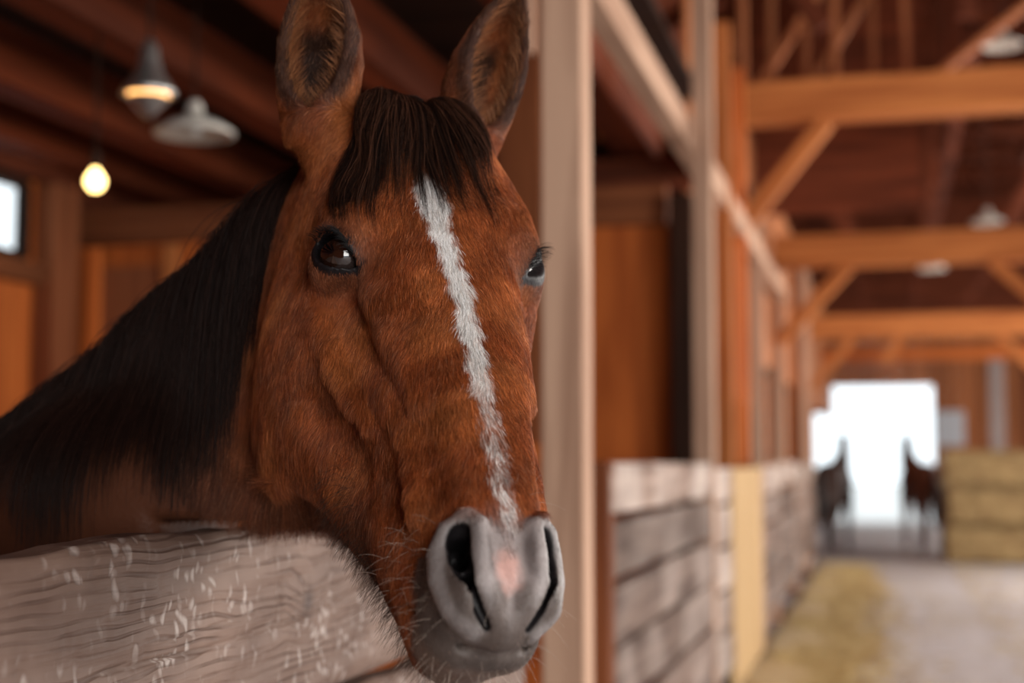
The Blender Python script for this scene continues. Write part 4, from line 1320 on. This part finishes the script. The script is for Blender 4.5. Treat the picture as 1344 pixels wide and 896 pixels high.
# hair ------------------------------------------------------------------
def hair_material(name, rough=.45, spec=.35, boost=1.0):
    mt = bpy.data.materials.new(name)
    mt.use_nodes = True
    nt = mt.node_tree
    b = nt.nodes['Principled BSDF']
    b.inputs['Roughness'].default_value = rough
    b.inputs['Specular IOR Level'].default_value = spec
    a = nt.nodes.new('ShaderNodeAttribute'); a.attribute_name = 'tint'
    nt.links.new(a.outputs['Color'], b.inputs['Base Color'])
    return mt


def hair(name, pts, radius, tip, cols, mat, parent=None):
    """pts: strands x points x 3 in world space"""
    n, k, _ = pts.shape
    hc = bpy.data.hair_curves.new(name)
    hc.add_curves([k] * n)
    hc.attributes['position'].data.foreach_set('vector', (pts - HORSE_AT).astype(np.float32).ravel()) if 'position' in hc.attributes else None
    r = np.broadcast_to(np.asarray(radius, float).reshape(-1, 1), (n, 1)) * (1 - (1 - tip) * np.linspace(0, 1, k)[None, :] ** 1.5)
    ra = hc.attributes.get('radius') or hc.attributes.new('radius', 'FLOAT', 'POINT')
    ra.data.foreach_set('value', r.astype(np.float32).ravel())
    t = hc.attributes.new('tint', 'FLOAT_COLOR', 'CURVE')
    t.data.foreach_set('color', np.concatenate([cols, np.ones((n, 1))], 1).astype(np.float32).ravel())
    return child(name, hc, parent, [mat], 'stuff')


TRI = np.concatenate([Q[:, [0, 1, 2]], Q[:, [0, 2, 3]]])


def sample(n, weight):
    """random surface points: weight per vertex"""
    a = WV[TRI[:, 0]]; ar = .5 * np.linalg.norm(np.cross(WV[TRI[:, 1]] - a, WV[TRI[:, 2]] - a), axis=1)
    w = ar * weight[TRI].mean(1)
    i = rng.choice(len(TRI), n, p=w / w.sum())
    r1 = np.sqrt(rng.random(n)); r2 = rng.random(n)
    bc = np.stack([1 - r1, r1 * (1 - r2), r1 * r2], 1)
    tr = TRI[i]
    pos = (WV[tr] * bc[:, :, None]).sum(1); nor = (WN[tr] * bc[:, :, None]).sum(1); ph = (V[tr] * bc[:, :, None]).sum(1)
    return pos, nor / np.linalg.norm(nor, axis=1)[:, None], ph


def unit(v):
    return v / (np.linalg.norm(v, axis=1)[:, None] + 1e-12)


def ear_weight(P):
    e = np.zeros(len(P))
    for E in EARS:
        q = P - E[0]; s = q @ E[1]
        e = np.maximum(e, (np.hypot(q @ E[3], q @ E[2]) < .062) * sstep(.0, .02, s))
    return e


def flow(P):
    """growth direction of the coat in head space"""
    x, t, d = P[:, 0], P[:, 1], P[:, 2]
    whorl = sstep(.20, .10, t)                 # above the eyes the hair parts sideways and upwards
    D = np.stack([np.sign(x) * (.15 + .9 * whorl * sstep(.0, .03, np.abs(x))) , 1.0 - 1.5 * whorl * sstep(.14, .10, t) * 0, -.22 - .5 * sstep(.03, .08, np.abs(x))], 1)
    back = sstep(-.09, -.16, d)                # cheek hair lies down and back
    D[:, 2] -= .5 * back
    for E in EARS:
        q = P - E[0]; s = q @ E[1]
        m = (np.hypot(q @ E[3], q @ E[2]) < .062) * sstep(.0, .02, s)
        D = D * (1 - m[:, None]) + (E[1] + .25 * unit(q)) * m[:, None]
    nk = sstep(.0, -.08, t) * (1 - ear_weight(P))
    return D


EARW = ear_weight(V)
A_ = np.stack([np.abs(V[:, 0]), V[:, 1], V[:, 2]], 1)
_on_head = (np.abs(V - [0, .28, -.08]) < [.14, .44, .22]).all(1)
_n = nostril(A_); _e = eye_open(A_)
wt = np.where(_on_head, 1., .0)
wt *= np.where(_n < .003, 0, 1) * np.where((_e < .004) & (np.sqrt(((A_ - EYE) ** 2).sum(1)) < .05), 0, 1)
wt *= 1 - .86 * vm
wt = np.maximum(wt, EARW * .9 * (_on_head | (EARW > 0)))
facing = np.einsum('ij,ij->i', WN, (CAM - WV) / np.linalg.norm(CAM - WV, axis=1)[:, None])
wt *= np.where(facing > -.25, 1, .22)          # thinner where nobody can stand to look
NCOAT = 400000
p, n, ph = sample(NCOAT, wt)
D = flow(ph) @ M_H2W.T
jit = rng.normal(0, 1, (NCOAT, 3))
cl = np.stack([vnoise(ph, 70, 11), vnoise(ph, 70, 12), vnoise(ph, 70, 13)], 1) - .5
D = unit(D) + cl * .9 + jit * .13
D -= n * np.einsum('ij,ij->i', D, n)[:, None]
D = unit(D)
L = .0085 + .004 * vnoise(ph, 40, 14)
L += .014 * sstep(-.17, -.25, ph[:, 2]) * sstep(.60, .5, ph[:, 1]) + .006 * sstep(-.10, -.2, ph[:, 2])
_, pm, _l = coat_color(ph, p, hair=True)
ew_ = ear_weight(ph)
L = L * (1 - .72 * pm) * (.75 + .5 * rng.random(NCOAT))
aq = np.stack([np.abs(ph[:, 0]), ph[:, 1], ph[:, 2]], 1)
re = np.sqrt(((aq - EYE) ** 2).sum(1))
L *= np.where(re < .045, .45, 1)
lift = .22 + .16 * rng.random(NCOAT)
k = 4
s = np.linspace(0, 1, k)[None, :, None]
down = np.array([0, 0, -1.0])
strand = p[:, None] - n[:, None] * .0004 + (D[:, None] * s + n[:, None] * (lift[:, None, None] * s * (1.25 - .75 * s)) + down * .12 * s * s) * L[:, None, None]
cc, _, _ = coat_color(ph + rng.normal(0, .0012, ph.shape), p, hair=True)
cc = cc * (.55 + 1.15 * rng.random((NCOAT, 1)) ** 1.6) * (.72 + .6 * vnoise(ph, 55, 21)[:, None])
pale_tip = rng.random(NCOAT) < .06
cc[pale_tip] = cc[pale_tip] * 1.2 + [.16, .085, .05]
fur_mat = hair_material('bay_coat_hair', .5, .25)
# pale fuzz inside the ears
eL = np.zeros(len(V))
for E in EARS:
    s_, y_, z_, rho_, r_ = ear_local(V, E)
    ang_ = np.abs(np.arctan2(y_, -z_))
    eL = np.maximum(eL, (r_ < rho_ + .001) * (s_ > .012) * (s_ < .14) * (.03 + sstep(.9, 1.4, ang_)))
pf, nf, hf = sample(3200, eL)
sl = np.linspace(0, 1, 6)[None, :, None]
dirs = np.zeros_like(pf)
for E in EARS:
    s_, y_, z_, rho_, r_ = ear_local(hf, E)
    mm = (np.abs(s_ - .07) < .09) & (r_ < .05)
    dv = (E[1][None] * .9 + E[2][None] * .35 - np.sign(y_)[:, None] * E[3][None] * .55) @ M_H2W.T
    dirs[mm] = unit(dv)[mm]
dirs = unit(dirs + nf * .35 + rng.normal(0, .22, pf.shape))
lf = rng.uniform(.010, .026, (len(pf), 1, 1))
stf = pf[:, None] + dirs[:, None] * sl * lf
cf_ = np.array([.27, .105, .042]) * rng.uniform(.2, 1.5, (len(pf), 1))
hair('ear_fuzz', stf, .00013, .3, cf_, fur_mat)
hair('coat', strand, .000135 + .00006 * rng.random(NCOAT), .25, np.clip(cc, 0, .9), fur_mat)


def grad_field(P, fn, e=.0015):
    g = np.zeros_like(P)
    for a in range(3):
        d = np.zeros(3); d[a] = e
        g[:, a] = (fn(P + d) - fn(P - d)) / (2 * e)
    return g


def skull(P):
    Qa = P.copy(); Qa[:, 0] = np.abs(Qa[:, 0])
    f = loft(P)
    f = smin(f, ell(Qa, (.064, .178, -.030), (.026, .040, .022)), .022)
    f = smin(f, ell(Qa, (.034, .070, .000), (.022, .055, .012)), .02)
    return f


# forelock --------------------------------------------------------------
mane_mat = hair_material('black_mane_hair', .45, .14)


def surface_strands(root, end, height, k=11, seedf=60.):
    n = len(root)
    s = np.linspace(0, 1, k)[None, :, None]
    P = root[:, None] * (1 - s) + end[:, None] * s
    P[:, :, 2] += .02
    F_ = P.reshape(-1, 3).copy()
    for _ in range(6):
        f = skull(F_); g = grad_field(F_, skull)
        F_ -= g * (np.clip(f, -.03, .03) / (np.sum(g * g, 1) + 1e-6))[:, None] * .9
    g = unit(grad_field(F_, skull))
    hgt = (height[:, None] * (np.sin(np.pi * np.clip(s[:, :, 0] * .92 + .05, 0, 1)) * .8 + .25)).reshape(-1)
    hgt += (.016 * np.exp(-(F_[:, 0] / .022) ** 2).reshape(n, k) * np.exp(-(s[:, :, 0] / .40) ** 2)).reshape(-1)
    F_ += g * hgt[:, None]
    return F_.reshape(n, k, 3)


def fore(n, wide, tlo, thi, col, hmax, curl):
    u = np.clip(rng.uniform(-1, 1, n) * .9 + rng.normal(0, .2, n), -1.2, 1.2)
    root = np.stack([u * .046 + .004, rng.uniform(-.035, .028, n), np.full(n, .0)], 1)
    cl = np.round(u * 11 + rng.normal(0, .3, n)) / 11               # locks
    ue = u * .45 + cl * .55
    loose = rng.random(n) < .25
    ue = np.where(loose, u + rng.normal(0, .16, n), ue)
    tt = tlo + (thi - tlo) * rng.random(n) ** 1.5 + .016 * np.sin(cl * 29) + .012 * np.cos(cl * 13)
    tt += rng.normal(0, .012, n)
    tt = np.where(ue > .35, tt + .02 * (ue - .35), tt)
    end = np.stack([ue * wide + .008, tt, np.full(n, .0)], 1)
    st = surface_strands(root, end, rng.uniform(.0, hmax, n))
    s = np.linspace(0, 1, st.shape[1])[None, :]
    st[:, :, 0] += curl * np.sin(s * (5 + 2 * np.sin(cl[:, None] * 50)) + cl[:, None] * 40) * s
    W = h2w(st.reshape(-1, 3)).reshape(st.shape)
    W += (rng.normal(0, .0016, (n, 1, 3)) * s[:, :, None])
    c = col * (.4 + 1.3 * rng.random((n, 1)) ** 2)
    return W, c


Wf, cf = fore(8500, .150, .070, .195, np.array([.014, .007, .005]), .007, .003)
W2, c2 = fore(800, .155, .13, .205, np.array([.07, .028, .016]), .009, .005)
Wf = np.concatenate([Wf, W2]); cf = np.concatenate([cf, c2])
hair('forelock', Wf, .00016 + .00007 * rng.random(len(Wf)), .3, cf, mane_mat)

# mane ------------------------------------------------------------------
UPZ = np.array([0, 0, 1.0])
_bc = np.array([b[0] for b in BODY[:4]]); _bh = np.array([b[1] for b in BODY[:4]]); _bw = np.array([b[2] for b in BODY[:4]])
_seg = np.array([0, .30, .62, 1.0])


def mane(n, k=13):
    s = rng.uniform(-.05, .98, n)
    lock = np.round(s * 46 + rng.normal(0, .3, n)) / 46
    s2 = s * .5 + lock * .5
    C = np.stack([np.interp(s2, _seg, _bc[:, a]) for a in range(3)], 1)
    e = np.minimum(s2, 0)
    C += e[:, None] * np.array([-.5, .12, -.10]) * -0.0
    H = np.interp(s2, _seg, _bh)
    ds = .02
    T = unit(np.stack([np.interp(s2 + ds, _seg, _bc[:, a]) - np.interp(np.maximum(s2, 0) - ds, _seg, _bc[:, a]) for a in range(3)], 1))
    N_ = UPZ - T * T[:, 2:3]
    N_ -= SD * (N_ @ SD)[:, None]
    N_ = unit(N_)
    r0 = C + N_ * (H - .004)[:, None] + SD * rng.uniform(-.018, .018, n)[:, None]
    r0 += np.minimum(s, 0)[:, None] * np.array([-.55, .12, -.35])
    ln = rng.uniform(.20, .36, n) * (1 + .12 * np.sin(lock * 31))
    q = np.linspace(0, 1, k)
    pts = np.zeros((n, k, 3)); pts[:, 0] = r0
    d = unit(N_ * .55 - SD * rng.uniform(.5, 1.0, n)[:, None] + rng.normal(0, .08, (n, 3)))
    drift = rng.normal(0, .03, (n, 3)) + np.stack([np.sin(lock * 77), np.cos(lock * 77), lock * 0], 1) * .04
    step = ln / (k - 1)
    for i in range(1, k):
        d = unit(d * .62 + (np.array([0, 0, -1.0]) + drift * (i / k)) * .38)
        p_ = pts[:, i - 1] + d * step[:, None]
        f = body_field(p_)
        off = .004 + .012 * ((np.arange(n) * 0.618) % 1)
        bad = f < off
        if bad.any():
            g = unit(grad_field(p_[bad], body_field, .003))
            p_[bad] += g * (off[bad] - f[bad])[:, None]
        pts[:, i] = p_
    c = np.array([.020, .0085, .006]) * (.45 + 1.3 * rng.random((n, 1)) ** 2.5)
    return pts, c


Wm, cm = mane(15000)
hair('mane', Wm, .00022 + .00008 * rng.random(len(Wm)), .4, cm, mane_mat)

# whiskers and lashes ------------------------------------------------------
pale_mat = hair_material('pale_whisker_hair', .4, .4)


def bristles(name, n, wt_, length, rad, col, droop, mat, spread=.35, k=7):
    p_, n_, h_ = sample(n, wt_)
    d = unit(n_ + rng.normal(0, spread, n_.shape))
    s = np.linspace(0, 1, k)[None, :, None]
    l_ = (length * rng.uniform(.5, 1.1, n))[:, None, None]
    st = p_[:, None] + d[:, None] * s * l_ + np.array([0, 0, -1.0]) * droop * s * s * l_
    return hair(name, st, rad, .4, np.array(col) * rng.uniform(.6, 1.3, (n, 1)), mat)


x_, t_, d_ = A_[:, 0], V[:, 1], V[:, 2]
_hd = (x_ < .08) & (d_ > -.25) & (t_ < .66)
bristles('whiskers', 260, np.where(_hd & (t_ > .50) & (_n > .004), 1., 0) * (.25 + sstep(-.05, -.09, d_)), .026, .00011, (.42, .34, .28), .35, pale_mat)
bristles('chin_hair', 2600, (_hd & (t_ > .36) & (t_ < .60) & (d_ < -.128)) * 1., .020, .00013, (.05, .022, .012), .5, fur_mat, .5)
q = A_ - EYE
top = (np.abs(_e - .0015) < .0012) & (q @ ev > .003) & (np.sqrt((q * q).sum(1)) < .034)
if top.any():
    pe, ne, he = sample(260, top * 1.)
    sg = np.sign(he[:, 0:1])
    ewl = np.stack([sg[:, 0] * ew[0], np.full(len(pe), ew[1]), np.full(len(pe), ew[2])], 1) @ M_H2W.T
    evl = np.stack([sg[:, 0] * ev[0], np.full(len(pe), ev[1]), np.full(len(pe), ev[2])], 1) @ M_H2W.T
    d = unit(unit(ewl) + .25 * unit(evl) + rng.normal(0, .13, pe.shape))
    s = np.linspace(0, 1, 7)[None, :, None]
    st = pe[:, None] + d[:, None] * s * .017 + np.array([0, 0, -1.0]) * .006 * s * s
    hair('eyelashes', st, .00016, .25, np.full((len(pe), 3), .012), mane_mat)

# tail --------------------------------------------------------------------
nt_ = 1500
base = np.array([-2.66, 2.06, 1.16]); k = 12
s = np.linspace(0, 1, k)[None, :, None]
o = rng.normal(0, 1, (nt_, 1, 3))
st = base + HH * .10 * np.sin(s * 1.6) + np.array([0, 0, -.85]) * s ** 1.3 + o * (.012 + .04 * np.sin(np.pi * s ** .8)) * [1, 1, .2]
hair('tail', st, .0006, .3, np.full((nt_, 3), .012), mane_mat)
